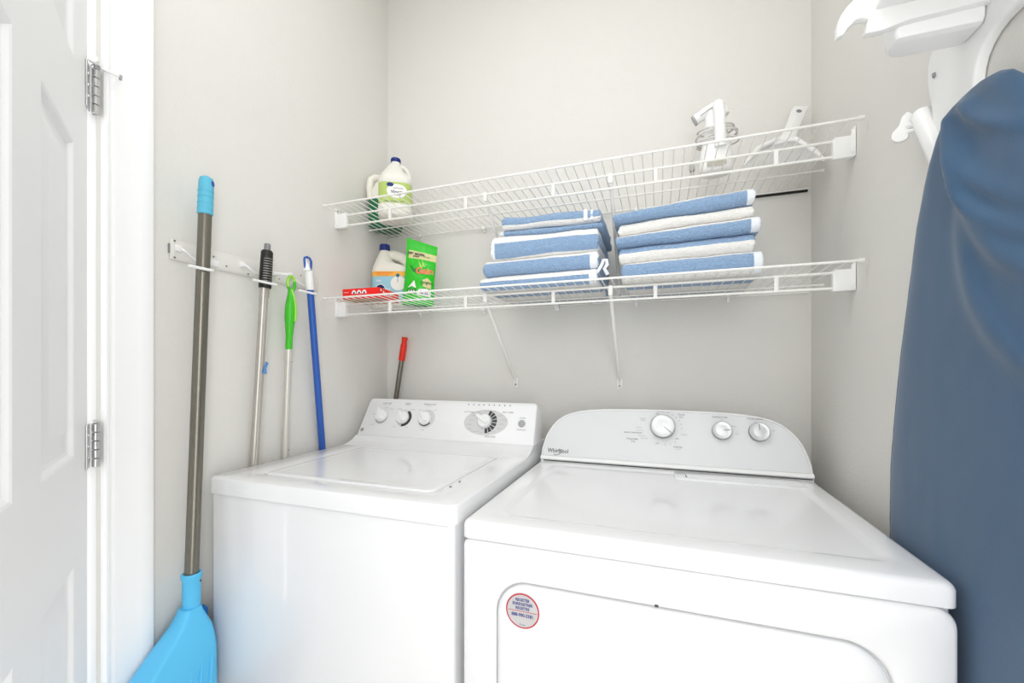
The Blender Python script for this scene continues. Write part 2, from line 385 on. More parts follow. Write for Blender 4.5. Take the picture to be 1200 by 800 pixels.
# ------------------------------------------------------------------ wire shelves
R1 = 0.0015
def shelf(zt, which):
    t = thing('wire_shelf', ('upper' if which else 'lower') + (' white wire shelf holding the jugs, the garment steamer and the dustpan' if which else ' white wire shelf holding the stacked towels and the red carton'), 'shelf', (0, 0, zt), group='white wire shelves on the back wall')
    x0, x1 = 0.012, W - 0.010
    Y1, Y2, YA, YB = -0.3697, -0.2945, -0.1316, -0.010
    def rod(name, pts, r):
        q = MB(); q.tube(pts, r, 10); return obj(name, q, M['wire'], t)
    rod('front_rod', [(x0 + .004, Y1, 0.004), (x1 - .006, Y1, 0.004)], 0.0030)
    for xx, s in ((x0, 1), (x1, -1)):
        q = MB(); q.tube([(xx, Y1, 0.004), (xx + s * 0.010, Y1, 0.004)], 0.0048, 10); obj('end_cap', q, M['wire'], t)
    rod('support_rod', [(0.028, Y2, -0.0055), (W - 0.028, Y2, -0.0055)], 0.0032)
    rod('lower_rail', [(0.028, Y2, -0.042), (W - 0.028, Y2, -0.042)], 0.0032)
    rod('middle_rod', [(x0 + 0.0, YA, -0.0045), (x1 - 0.0, YA, -0.0045)], 0.0025)
    for xx, s in ((x0 - 0.001, 1), (x1 + 0.001, -1)):
        q = MB(); q.tube([(xx, YA, -0.0045), (xx + s * 0.008, YA, -0.0045)], 0.0042, 10); obj('end_cap', q, M['wire'], t)
    rod('back_rod', [(x0, YB, -0.004), (x1, YB, -0.004)], 0.0025)
    q = MB(); q.tube([(0, Y1 - 0.003, 0.0022), (0, Y1 + 0.006, 0.0012), (0, Y2, -0.001), (0, YB - 0.001, -0.001)], 0.0014, 6)
    w0 = obj('deck_wire', q, M['wire'], t); n = int((x1 - x0 - 0.02) / 0.0254) + 1
    for i in range(n):
        o = w0 if i == 0 else w0.copy()
        if i: COL.objects.link(o); o.parent = t
        o.location = (x0 + 0.012 + 0.0254 * i, 0, 0)
    for i, xx in enumerate([0.2235 + 0.2828 * k for k in range(5)]):
        q = MB(); q.box(xx - 0.005, xx + 0.005, Y2 - 0.004, Y2 + 0.004, -0.042, -0.006, 0.0012); obj('spacer', q, M['wire'], t)
    # end brackets
    for xa, xb, wall in ((0.001, 0.046, 0.001), (W - 0.044, W - 0.001, W - 0.001)):
        s = 1 if wall < 0.5 else -1
        q = MB(); q.box(xa, xb, Y2 - 0.008, Y2 + 0.008, -0.050, 0.001, 0.002)
        q.box(min(wall, wall + s * 0.003), max(wall, wall + s * 0.003), Y2 - 0.012, Y2 + 0.010, -0.050, 0.020, 0.001)
        q.box(min(wall, wall + s * 0.008), max(wall, wall + s * 0.008), Y2 - 0.011, Y2 - 0.007, -0.04, 0.012, 0.001)
        bo = obj('end_bracket', q, M['plastic'], t)
        q = MB(); q.lathe([(0.004, 0), (0.0035, 0.0015), (0.001, 0.002)], 10, T=Matrix.Translation((wall + s * 0.003, Y2, 0.012)) @ Matrix.Rotation(s * PI / 2, 4, 'Y')); obj('screw', q, M['screw'], bo)
    # wall clips
    for xx in [0.165 + 0.281 * k for k in range(5)] + [0.735]:
        q = MB(); q.box(xx - 0.005, xx + 0.005, -0.016, -0.001, -0.012, 0.001, 0.002); q.box(xx - 0.004, xx + 0.004, -0.006, -0.001, -0.022, -0.006, 0.001)
        obj('wall_clip', q, M['plastic'], t)
    # diagonal braces
    for xx in (0.573, 0.953):
        q = MB()
        a = Vector((xx, Y2 - 0.001, -0.020)); c = Vector((xx, -0.006, -0.272))
        q.tube([a, a.lerp(c, 0.5), c, c + Vector((0, 0.002, -0.012))], [0.0052, 0.0050, 0.0048, 0.004], 10)
        q.box(xx - 0.0065, xx + 0.0065, Y2 - 0.005, Y2 + 0.006, -0.028, -0.0005, 0.003)
        q.box(xx - 0.010, xx + 0.010, -0.004, -0.001, -0.304, -0.268, 0.001)
        br = obj('brace', q, M['wire'], t)
        q = MB(); q.lathe([(0.004, 0), (0.0035, 0.0015), (0.001, 0.002)], 10, T=Matrix.Translation((xx, -0.004, -0.292)) @ Matrix.Rotation(PI / 2, 4, 'X')); obj('screw', q, M['screw'], br)
    return t
shelf(1.437, 0); shelf(1.750, 1)

# ------------------------------------------------------------------ washer
wt = thing('washing_machine', 'white top-load washing machine with square-cornered console, left of the dryer', 'washing machine')
m = MB(); m.prism(rrect(0.033, 0.703, -0.7600, -0.06, 0.012), 0.02, 0.897, bev=0.0); obj('cabinet', m, M['enamel'], wt)
for x in (0.07, 0.66):
    for y in (-0.70, -0.12):
        m = MB(); m.lathe([(0.018, 0), (0.02, 0.003), (0.02, 0.012), (0.01, 0.021)], 16, T=Matrix.Translation((x, y, 0))); obj('foot', m, M['black'], wt)
# top cover with a lid opening
Lx0, Lx1, Ly0, Ly1 = 0.128, 0.625, -0.700, -0.322
def ringtop(outs, inner, mb, zt, n):
    pass
m = MB()
N6 = 6
outer = lambda ins, z: [(x, y, z) for x, y in rrect(0.028 + ins, 0.7085 - ins, -0.7665 + ins, -0.06 - ins, [0.020 , 0.012, 0.012, 0.020 ][0:4], N6)]
inner = lambda ins, z: [(x, y, z) for x, y in rrect(Lx0 + ins, Lx1 - ins, Ly0 + ins, Ly1 - ins, [0.022, 0.006, 0.006, 0.022], N6)]
m.loft([outer(0.004, 0.897), outer(0, 0.898), outer(0, 0.9325), outer(0.0015, 0.9355), outer(0.0045, 0.937), inner(-0.003, 0.937), inner(-0.001, 0.9362), inner(0, 0.934), inner(0, 0.925), outer(0.02, 0.920)], cap=False)
obj('top_cover', m, M['enamel'], wt, smooth=40)
m = MB()
m.loft([inner(0.0025, 0.924), inner(0.0025, 0.9365), inner(0.0038, 0.9385), inner(0.0065, 0.9394), inner(0.020, 0.9394), inner(0.026, 0.9388), inner(0.032, 0.9388)])
lid = obj('lid', m, M['enamel'], wt, smooth=40)
m = MB(); m.prism(rrect(0.36, 0.50, -0.694, -0.683, 0.005), 0.9393, 0.9400, bev=0.0004); obj('lid_grip', m, M['panel_grey'], lid)
for y in (-0.60, -0.645):
    m = MB(); m.lathe([(0.0028, 0), (0.0026, 0.0012)], 10, T=Matrix.Translation((0.637, y, 0.937))); obj('lid_bumper', m, M['dark'], wt)
# console skirt and console
m = MB(); pf = [(-0.30, 0.9368), (-0.285, 0.938), (-0.268, 0.9415), (-0.250, 0.948), (-0.236, 0.9565), (-0.230, 0.961), (-0.08, 0.961), (-0.075, 0.9369)]
m.loft([[(x, y, z) for y, z in pf] for x in (0.0285, 0.708)]); obj('console_skirt', m, M['enamel'], wt, smooth=40)
WT = frame((0, -0.226, 0.961), (1, 0, 0), (0, 0.066, 0.130))
def wpoly(i):   # rounded-corner trapezoid
    TL = (0.0415 + i * 0.9, 0.1475 - i); TR = (0.7030 - i * 0.9, 0.1455 - i); p = [(0.029 + i, 0.0 + i * 0.3), (0.7078 - i, 0.0 + i * 0.3)]
    r = 0.013
    p += [(TR[0] + 0.0007 * 1, TR[1] - r)] + [(TR[0] - r + r * math.cos(a), TR[1] - r + r * math.sin(a)) for a in [math.radians(15 * k) for k in range(1, 6)]] + [(TR[0] - r, TR[1])]
    p += [(TL[0] + r, TL[1])] + [(TL[0] + r + r * math.cos(a), TL[1] - r + r * math.sin(a)) for a in [math.radians(90 + 15 * k) for k in range(1, 6)]] + [(TL[0] - 0.0012, TL[1] - r)]
    return p
m = MB()
m.loft([[(x, y, z) for x, y in wpoly(i)] for i, z in ((0, -0.082), (0, -0.004), (0.001, -0.0015), (0.0035, 0.0))], T=WT)
obj('console', m, M['enamel'], wt, smooth=40)
lt = MB()
def knob_cap(mb, T, x, y, r, h, ptr, rk=None, wid=0.006):
    Tm = T @ Matrix.Translation((x, y, 0))
    mb.lathe([(r * 1.0, 0.001), (r * 1.0, 0.004), (r * 0.94, h * 0.75), (r * 0.86, h * 0.95), (r * 0.6, h)], 32, T=Tm)
    Tr = Tm @ Matrix.Rotation(ptr, 4, 'Z')
    L = rk or r
    mb.prism([(-r * 0.75, -wid * .7), (r * 0.2, -wid), (L * 0.8, -wid * 0.8), (L, 0), (L * 0.8, wid * 0.8), (r * 0.2, wid), (-r * 0.75, wid * .7)], h * 0.5, h * 1.55, T=Tr, bev=0.0018)
def knob(parent, T, x, y, r, h, ptr, rk=None, wid=0.006):
    q = MB(); knob_cap(q, T, x, y, r, h, ptr, rk, wid); return obj('knob', q, M['plastic'], parent, smooth=40)
# pale rings under the three small dials
for (x, y, r) in ((0.112, 0.0745, 0.0285), (0.209, 0.0735, 0.0315), (0.303, 0.0745, 0.0335)):
    disc(lt, x, y, r, 0.0003, WT, 2, 32, a0=0, a1=2 * PI - 1e-3, rin=0.018)
disc(lt, 0.209, 0.0735, 0.0325, 0.0005, WT, 1, 20, a0=math.radians(-95), a1=math.radians(62), rin=0.022)
disc(lt, 0.300, 0.0725, 0.0265, 0.0005, WT, 1, 20, a0=math.radians(-150), a1=math.radians(-30), rin=0.020)
disc(lt, 0.114, 0.0740, 0.0255, 0.0005, WT, 0, 20, a0=math.radians(-160), a1=math.radians(10), rin=0.020)
# big dial: pale ellipse and dark segments
disc(lt, 0.531, 0.0705, 0.0455, 0.0002, WT, 2, 48, sx=0.0797 / 0.0455)
for k in range(8):
    a = 78 - k * 21
    disc(lt, 0.531, 0.0727, 0.0405, 0.0005, WT, 1, 6, a0=math.radians(a - 17), a1=math.radians(a), rin=0.0225)
for k in range(9):
    disc(lt, 0.4562 + 0.01912 * k, 0.1325, 0.0021, 0.0006, WT, 1, 10)
    text_mb(lt, ['1', '2', '3', '4', '5', '6', '7', '8', '9'][k] * 1 if False else '--', 0.4562 + 0.01912 * k, 0.1385, 0.006, WT, mi=0)
for s, x, y, z, k in (('LOAD SIZE', 0.1218, 0.1275, 0.0078, 1), ('SPEEDS', 0.2125, 0.1280, 0.0078, 1), ('TEMPERATURE', 0.303, 0.1282, 0.0078, 1),
                      ('select water level', 0.1218, 0.1215, 0.0045, 0), ('wash / spin', 0.2125, 0.1220, 0.0045, 0), ('wash / rinse', 0.303, 0.1222, 0.0045, 0),
                      ('SMALL', 0.0772, 0.0827, 0.0050, 0), ('MEDIUM', 0.125, 0.1095, 0.0045, 0), ('LARGE', 0.147, 0.1045, 0.0050, 0), ('SUPER', 0.083, 0.0415, 0.0050, 0),
                      ('CASUAL', 0.184, 0.1070, 0.0050, 0), ('NORMAL', 0.239, 0.1055, 0.0050, 0), ('SLOW', 0.180, 0.0385, 0.0050, 0), ('FAST', 0.232, 0.0385, 0.0050, 0),
                      ('HOT', 0.270, 0.1050, 0.0050, 0), ('COLD', 0.330, 0.1060, 0.0050, 0), ('WARM', 0.298, 0.0320, 0.0050, 0),
                      ('START', 0.6597, 0.0900, 0.0075, 1), ('STOP/PAUSE', 0.6597, 0.0500, 0.0058, 1), ('COTTONS', 0.464, 0.1050, 0.0078, 1), ('EASY CARE', 0.605, 0.1085, 0.0078, 1),
                      ('DELICATES', 0.556, 0.0215, 0.0078, 1), ('REGULAR', 0.487, 0.0930, 0.0055, 0), ('SHEETS', 0.478, 0.0765, 0.0050, 0), ('NORMAL', 0.472, 0.0600, 0.0055, 0), ('HEAVY', 0.478, 0.0455, 0.0055, 0),
                      ('POWER SOAK', 0.500, 0.0365, 0.0050, 0), ('OFF', 0.522, 0.0330, 0.0050, 0), ('RINSE', 0.545, 0.0320, 0.0050, 0), ('SPIN', 0.566, 0.0390, 0.0050, 0), ('DRAIN', 0.582, 0.0500, 0.0050, 0),
                      ('LIGHT', 0.588, 0.0660, 0.0055, 0), ('CASUALS', 0.596, 0.0820, 0.0055, 0), ('QUICK', 0.580, 0.0960, 0.0055, 0), ('RINSE', 0.524, 0.1115, 0.0050, 0), ('SOAK', 0.540, 0.1115, 0.0050, 0), ('WASH', 0.556, 0.1105, 0.0050, 0), ('DELAY', 0.500, 0.1060, 0.0050, 0)):
    text_mb(lt, s, x, y, z, WT, h=0.0006, mi=k + 3)
M['print_soft'] = mat('soft_grey_print', srgb(168, 168, 170), 0.6); M['print_mid'] = mat('mid_grey_print', srgb(120, 121, 124), 0.6)
obj('lettering', lt, [M['print_soft'], M['print_dark'], M['print_pale'], M['print_soft'], M['print_mid']], wt, smooth=0)['kind'] = 'stuff'
knob(wt, WT, 0.1140, 0.0765, 0.0235, 0.013, math.radians(112), 0.029, 0.010)
knob(wt, WT, 0.2065, 0.0735, 0.0240, 0.013, math.radians(118), 0.025)
knob(wt, WT, 0.2980, 0.0745, 0.0245, 0.013, math.radians(132), 0.026)
knob(wt, WT, 0.5295, 0.0727, 0.0245, 0.017, math.radians(148), 0.034, 0.007)
m = MB(); m.lathe([(0.0120, 0.0005), (0.0120, 0.003), (0.0105, 0.0042), (0.004, 0.0045)], 28, T=WT @ Matrix.Translation((0.6593, 0.0715, 0))); obj('start_button', m, M['btn'], wt)
m = MB(); disc(m, 0.0463, 0.0210, 0.0064, 0.0008, WT, 0, 28, a0=0, a1=2 * PI - 1e-3, rin=0.0048); text_mb(m, 'GE', 0.0463, 0.0208, 0.0062, WT, h=0.0009, bold=0.0001); obj('round_emblem', m, M['print_dark'], wt, smooth=0)

# ------------------------------------------------------------------ dryer
dt = thing('clothes_dryer', 'white front-load dryer with arched console and front door, beside the ironing board', 'dryer')
DX0, DX1 = 0.7237, 1.4607
m = MB()
m.prism(rrect(DX0 + 0.003, DX1 - 0.003, -0.752, -0.06, 0.01), 0.02, 0.878); obj('cabinet', m, M['enamel'], dt)
for x in (0.77, 1.41):
    for y in (-0.70, -0.12):
        m = MB(); m.lathe([(0.018, 0), (0.02, 0.003), (0.02, 0.012), (0.01, 0.021)], 16, T=Matrix.Translation((x, y, 0))); obj('foot', m, M['black'], dt)
# front panel with a rounded door opening (local xz, facing -y)
FT = frame((0, -0.752, 0), (1, 0, 0), (0, 0, 1))   # local z points to -y
N8 = 10
fo = lambda i, d: [(x, y, d) for x, y in rrect(DX0 + 0.002 + i, DX1 - 0.001 - i, 0.10 + i, 0.8785 - i, [0.012, 0.026, 0.014, 0.012], N8)]
fi = lambda i, d: [(x, y, d) for x, y in rrect(0.7935 + i, 1.3905 - i, 0.28 + i, 0.8125 - i, 0.062 - i * 0.8, N8)]
m = MB()
m.loft([fo(0, -0.004), fo(0, 0.006), fo(0.002, 0.0105), fo(0.007, 0.0135), fi(-0.006, 0.0135), fi(-0.002, 0.0120), fi(0, 0.0085), fi(0, -0.004)], T=FT, cap=False)
obj('front_panel', m, M['enamel'], dt, smooth=45)
m = MB()
m.loft([fi(0.0035, -0.004), fi(0.0035, 0.0085), fi(0.005, 0.0130), fi(0.010, 0.0165), fi(0.018, 0.0178), fi(0.05, 0.0185)], T=FT)
dd = obj('dryer_door', m, M['enamel'], dt, smooth=45)
m = MB(); m.box(DX0 + 0.004, DX1 - 0.004, -0.758, -0.745, 0.02, 0.099, 0.003); obj('kick_plate', m, M['enamel'], dt)
# sticker on the door
ST = frame((0.8485, -0.7712, 0.7664), (1, 0, 0), (0, 0, 1))
m = MB(); disc(m, 0, 0, 0.0315, 0.0004, ST, 1, 48); disc(m, 0, 0, 0.0290, 0.0006, ST, 0, 48)
m.add([(-0.0275, -0.0012, 0.0008), (0.0275, -0.0012, 0.0008), (0.0275, -0.0002, 0.0008), (-0.0275, -0.0002, 0.0008)], [[0, 1, 2, 3]], 1, ST)
for s, y, z in (('REGISTER', 0.0195, 0.0072), ('ENREGISTRER', 0.0120, 0.0072), ('REGISTRE', 0.0045, 0.0072), ('888-900-3381', -0.0078, 0.0086)):
    text_mb(m, s, 0, y, z, ST, h=0.0009, mi=2, bold=0.00022, sx=0.86)
text_mb(m, 'Canada', 0, -0.0245, 0.0036, ST, h=0.0009, mi=2)
obj('registration_sticker', m, [M['st_grey'], M['st_red'], M['st_blue']], dd, smooth=0)
m = MB(); m.box(1.074, 1.080, -0.7664, -0.7656, 0.8135, 0.8175, 0.0003); obj('dark_mark', m, M['dark'], dt)
# top with raised border and sunken centre
to = lambda i, z: [(x, y, z) for x, y in rrect(DX0 + i, DX1 - i, -0.7665 + i, -0.06 - i, [0.016, 0.01, 0.01, 0.016], N6)]
ti = lambda i, z: [(x, y, z) for x, y in rrect(0.775 + i, 1.418 - i, -0.712 + i, -0.232 - i, [0.03, 0.03, 0.03, 0.03], N6)]
m = MB()
m.loft([to(0.004, 0.880), to(0.0, 0.8815), to(0.0, 0.904), to(0.0018, 0.909), to(0.0055, 0.9125), to(0.012, 0.914), ti(-0.004, 0.914), ti(0.002, 0.9132), ti(0.010, 0.9106), ti(0.015, 0.9100)], cap=False)
m.add(ti(0.015, 0.9100), [list(range(len(ti(0, 0))))]); m.add(to(0.004, 0.880), [list(range(len(to(0, 0))))])
obj('top_cover', m, M['enamel'], dt, smooth=45)
# lint filter lid by the console
m = MB(); m.prism(rrect(1.120, 1.425, -0.300, -0.215, 0.012), 0.9095, 0.9145, bev=0.0012)
ll = obj('lint_filter_lid', m, M['enamel'], dt)
m = MB(); m.prism(rrect(1.150, 1.418, -0.276, -0.222, 0.006), 0.9144, 0.9154, bev=0.0005); obj('raised_field', m, M['enamel'], ll)
m = MB(); m.prism([(1.148, -0.283), (1.1525, -0.283), (1.152, -0.246), (1.149, -0.246)], 0.9145, 0.9149); obj('finger_slot', m, M['dark'], ll)
# console
DTf = frame((0, -0.212, 0.914), (1, 0, 0), (0, 0.055, 0.17))
half = [(0.3673, -0.004), (0.3668, 0.020), (0.3655, 0.040), (0.3615, 0.058), (0.3570, 0.074), (0.3500, 0.092), (0.3410, 0.108), (0.3300, 0.123), (0.3160, 0.1370), (0.2990, 0.1490), (0.2780, 0.1580), (0.2520, 0.1650), (0.2200, 0.1700), (0.1750, 0.1735), (0.1200, 0.1755), (0.0600, 0.1765), (0.0, 0.1768)]
XC = 1.0935
def arch(i, base=None):
    p = []
    for x, y in half: p.append((x, y))
    full = p + [(-x, y) for x, y in p[-2::-1]]
    # inset towards the middle along approximate normals
    out = []; n = len(full)
    for k, (x, y) in enumerate(full):
        a = full[max(k - 1, 0)]; c = full[min(k + 1, n - 1)]
        tx, ty = c[0] - a[0], c[1] - a[1]; L = math.hypot(tx, ty); nx, ny = -ty / L, tx / L
        out.append((XC + x + nx * i, y + ny * i))
    if base is not None: out = [(x, max(y, base)) for x, y in out]
    return out
m = MB()
m.loft([[(x, y, z) for x, y in arch(i)] for i, z in ((0.004, -0.100), (0, -0.080), (0, -0.006), (0.0015, -0.0015), (0.004, 0.0), (0.0065, 0.0)) ] + [[(x, y, -0.0015) for x, y in arch(0.0075, 0.0175)]], T=DTf)
cn = obj('console', m, M['enamel'], dt, smooth=45)
m = MB(); pl_ = arch(0.0078, 0.0180)
m.add([(x, y, -0.0006) for x, y in pl_], [list(range(len(pl_)))], 0, DTf); obj('control_panel', m, M['panel_grey'], cn, smooth=0)
m = MB(); pf = [(0.004, -0.0015), (0.0045, 0.004), (0.0065, 0.0065), (0.013, 0.0065), (0.0158, 0.005), (0.0172, -0.001)]
m.loft([[(x, a, c) for a, c in pf] for x in (XC - 0.3655, XC - 0.34, XC + 0.34, XC + 0.3655)], T=DTf); obj('base_molding', m, M['plastic'], cn, smooth=45)
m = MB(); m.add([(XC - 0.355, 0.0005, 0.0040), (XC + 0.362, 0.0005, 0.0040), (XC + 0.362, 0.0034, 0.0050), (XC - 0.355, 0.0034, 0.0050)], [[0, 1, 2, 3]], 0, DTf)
obj('painted_gap_shade', m, M['dark'], cn, smooth=0)  # flat dark strip painted in as the shade under the molding
def dknob(x, y, r, h, a, ll_, off=0.15):
    Tm = DTf @ Matrix.Translation((x, y, -0.0006))
    q = MB(); q.lathe([(r, 0), (r, h * 0.72), (r * 0.975, h * 0.85)], 40, T=Tm); ko = obj('knob', q, M['knob_rim'], cn)
    q = MB(); q.lathe([(r * 0.975, h * 0.84), (r * 0.95, h * 0.95), (r * 0.90, h), (r * 0.86, h * 0.97), (r * 0.5, h * 1.02), (0.001, h * 1.04)], 40, T=Tm); obj('knob_face', q, M['knob_silver'], ko)
    q = MB(); Tr = Tm @ Matrix.Rotation(a, 4, 'Z'); q.prism([(r * off, -0.0009), (r * ll_, -0.0009), (r * ll_, 0.0009), (r * off, 0.0009)], h * 0.9, h * 1.06, T=Tr); obj('pointer', q, M['print'], ko)
dknob(1.0915, 0.1240, 0.0345, 0.020, math.radians(-40), 0.86)
dknob(1.2487, 0.1195, 0.0258, 0.016, math.radians(5), 0.8)
dknob(1.3408, 0.1200, 0.0258, 0.016, math.radians(92), 0.8)
lt = MB()
for s, x, y, z, k in (('OFF', 1.0770, 0.1625, 0.0058, 1), ('Timed', 1.1425, 0.1620, 0.0075, 1), ('Dry', 1.1425, 0.1550, 0.0070, 1), ('Automatic', 1.0060, 0.0840, 0.0080, 1), ('Dry', 1.0080, 0.0765, 0.0075, 1),
                      ('OFF', 1.0765, 0.0735, 0.0058, 1), ('Fluff Air', 1.1330, 0.0665, 0.0075, 1), ('heat off', 1.1330, 0.0605, 0.0045, 0), ('OFF', 1.1305, 0.0905, 0.0058, 1), ('ENERGY PREFERRED', 1.0070, 0.1025, 0.0058, 1),
                      ('TEMPERATURE', 1.2444, 0.1585, 0.0062, 1), ('CYCLE SIGNAL', 1.3340, 0.1565, 0.0062, 1), ('70', 1.1060, 0.1650, 0.005, 0), ('60', 1.1190, 0.1600, 0.005, 0), ('50', 1.1290, 0.1530, 0.005, 0), ('40', 1.1370, 0.1440, 0.005, 0),
                      ('30', 1.1420, 0.1330, 0.005, 0), ('20', 1.1435, 0.1210, 0.005, 0), ('Less Dry', 1.1500, 0.1035, 0.005, 0), ('10', 1.1250, 0.0800, 0.005, 0), ('20', 1.1120, 0.0745, 0.005, 0), ('30', 1.0980, 0.0715, 0.005, 0),
                      ('Wrinkle', 1.0350, 0.1470, 0.0055, 0), ('Shield', 1.0350, 0.1410, 0.0055, 0), ('Less Dry', 1.0230, 0.1195, 0.0050, 0), ('Very Dry', 1.0280, 0.1110, 0.0050, 0), ('More Dry', 1.0330, 0.0945, 0.0050, 0), ('Extra Dry', 1.0400, 0.0870, 0.0050, 0), ('Low', 1.2510, 0.1520, 0.0048, 0), ('Medium', 1.2800, 0.1340, 0.0048, 0), ('High', 1.2870, 0.1130, 0.0048, 0), ('On', 1.3340, 0.1505, 0.0048, 0), ('Off', 1.3760, 0.1260, 0.0048, 0),
                      ('Touch Up', 1.0880, 0.1690, 0.0048, 0)):
    text_mb(lt, s, x, y, z, DTf, h=0.0002, mi=k)
obj('lettering', lt, [M['print_soft'], M['print_mid']], cn, smooth=0)['kind'] = 'stuff'
lg = MB(); text_mb(lg, 'Whirlpool', 0.7480, 0.0335, 0.0185, DTf, h=0.0003, sx=0.86, align='LEFT', bold=0.0001)
pts = [(0.7720, 0.0245), (0.7700, 0.0215), (0.7740, 0.0200), (0.7830, 0.0225), (0.7920, 0.0290), (0.7960, 0.0350), (0.7930, 0.0380), (0.7860, 0.0370), (0.7840, 0.0330)]
for i in range(len(pts) - 1):
    a, c = Vector(pts[i]), Vector(pts[i + 1]); d_ = (c - a).normalized(); n_ = Vector((-d_.y, d_.x)) * 0.0006
    a2 = a - d_ * 0.0003; c2 = c + d_ * 0.0003
    lg.add([(a2.x + n_.x, a2.y + n_.y, 0.0005), (c2.x + n_.x, c2.y + n_.y, 0.0005), (c2.x - n_.x, c2.y - n_.y, 0.0005), (a2.x - n_.x, a2.y - n_.y, 0.0005)], [[0, 1, 2, 3]], 0, DTf)
obj('maker_logo', lg, M['print_dark'], cn, smooth=0)

# ------------------------------------------------------------------ tool rail on the left wall with spring hooks
rt = thing('hook_rail', 'white screwed wall rail with wire hooks holding the broom and poles', 'rack')
m = MB(); m.box(0.0005, 0.0055, -0.834, -0.385, 1.4600, 1.5080, 0.0012); m.box(0.0055, 0.0075, -0.826, -0.392, 1.4640, 1.5040, 0.0008); obj('back_plate', m, M['rail'], rt)
m = MB(); m.box(0.0006, 0.0050, -0.8365, -0.8338, 1.474, 1.496, 0.0004); obj('end_slot', m, M['print'], rt)
for (y, z) in ((-0.826, 1.504), (-0.826, 1.465), (-0.7015, 1.4734), (-0.5874, 1.5035), (-0.540, 1.473), (-0.640, 1.466), (-0.46, 1.500), (-0.735, 1.490), (-0.570, 1.487)):
    m = MB(); m.lathe([(0.0026, 0), (0.0024, 0.0008), (0.001, 0.0012)], 12, T=Matrix.Translation((0.0073, y, z)) @ Matrix.Rotation(PI / 2, 4, 'Y')); obj('screw', m, M['screw'], rt)
for (y0, y1, xr) in ((-0.818, -0.788, 0.075), (-0.658, -0.612, 0.075), (-0.5040, -0.460, 0.068)):
    h = MB()
    pts = [(0.006, y0, 1.488), (0.014, y0 + 0.002, 1.488), (0.021, y0 + 0.010, 1.480), (0.022, y0 + 0.022, 1.472), (0.024, y1 + 0.000, 1.466), (0.034, y1 + 0.012, 1.456), (0.050, y1 + 0.014, 1.446), (xr - 0.004, y1 + 0.008, 1.440), (xr, y1 - 0.004, 1.4375), (xr, y0 + 0.008, 1.4375), (xr, y0 - 0.020, 1.4375)]
    # smooth with catmull
    P = [Vector(p) for p in pts]; S = []
    for i in range(len(P) - 1):
        p0, p1, p2, p3 = P[max(i - 1, 0)], P[i], P[i + 1], P[min(i + 2, len(P) - 1)]
        for k in range(5):
            t_ = k / 5
            S.append(0.5 * ((2 * p1) + (-p0 + p2) * t_ + (2 * p0 - 5 * p1 + 4 * p2 - p3) * t_ ** 2 + (-p0 + 3 * p1 - 3 * p2 + p3) * t_ ** 3))
    S.append(P[-1])
    h.tube(S, [0.0026] * (len(S) - 14) + [0.0034] * 14, 10)
    h.box(0.0055, 0.014, y0 - 0.008, y0 + 0.006, 1.480, 1.496, 0.002)
    obj('wire_hook', h, M['plastic'], rt)
m = MB(); m.box(0.0055, 0.016, -0.565, -0.552, 1.4790, 1.4900, 0.002); m.tube([(0.014, -0.559, 1.485), (0.045, -0.546, 1.482), (0.058, -0.541, 1.484)], 0.0038, 10); obj('peg', m, M['plastic'], rt)
for y in (-0.742, -0.590):
    m = MB(); m.box(0.0055, 0.0135, y - 0.018, y + 0.018, 1.4640, 1.4820, 0.003); obj('socket_cover', m, M['plastic'], rt)

# ------------------------------------------------------------------ broom (grey pole, blue grip and head)
def pt(a, c, z):   # point on the line a->c at height z
    a, c = Vector(a), Vector(c); k = (z - a.z) / (c.z - a.z); return a + (c - a) * k
bt = thing('angle_broom', 'grey-poled broom with a teal grip and sky-blue head, nearest the door casing', 'broom', group=None)
A, B = (0.055, -0.7854, 1.665), (0.055, -0.8200, 0.71)
m = MB(); m.tube([pt(A, B, 0.70), pt(A, B, 1.585)], 0.0140, 24); obj('pole', m, M['pole_grey'], bt)
m = MB(); zz = [1.572, 1.574, 1.60, 1.63, 1.65, 1.660, 1.665]; rr = [0.0145, 0.0162, 0.0160, 0.0157, 0.0152, 0.0135, 0.006]
m.tube([pt(A, B, z) for z in zz], rr, 24); gp = obj('grip', m, M['teal'], bt)
m = MB(); c = pt(A, B, 1.647); m.tube([c + Vector((0.004, 0.002, 0)), c + Vector((0.0143, 0.0070, 0.001))], 0.0050, 14, flat=1.35); obj('hanging_hole', m, M['blue_dark'], gp)
for z in (1.585, 1.600, 1.615, 1.628):
    m = MB()
    for k in range(0, 1): pass
    m.lathe([(0.0164, -0.001), (0.0168, 0), (0.0164, 0.001)], 24, T=Matrix.Translation(pt(A, B, z))); obj('grip_ridge', m, M['teal'], gp)
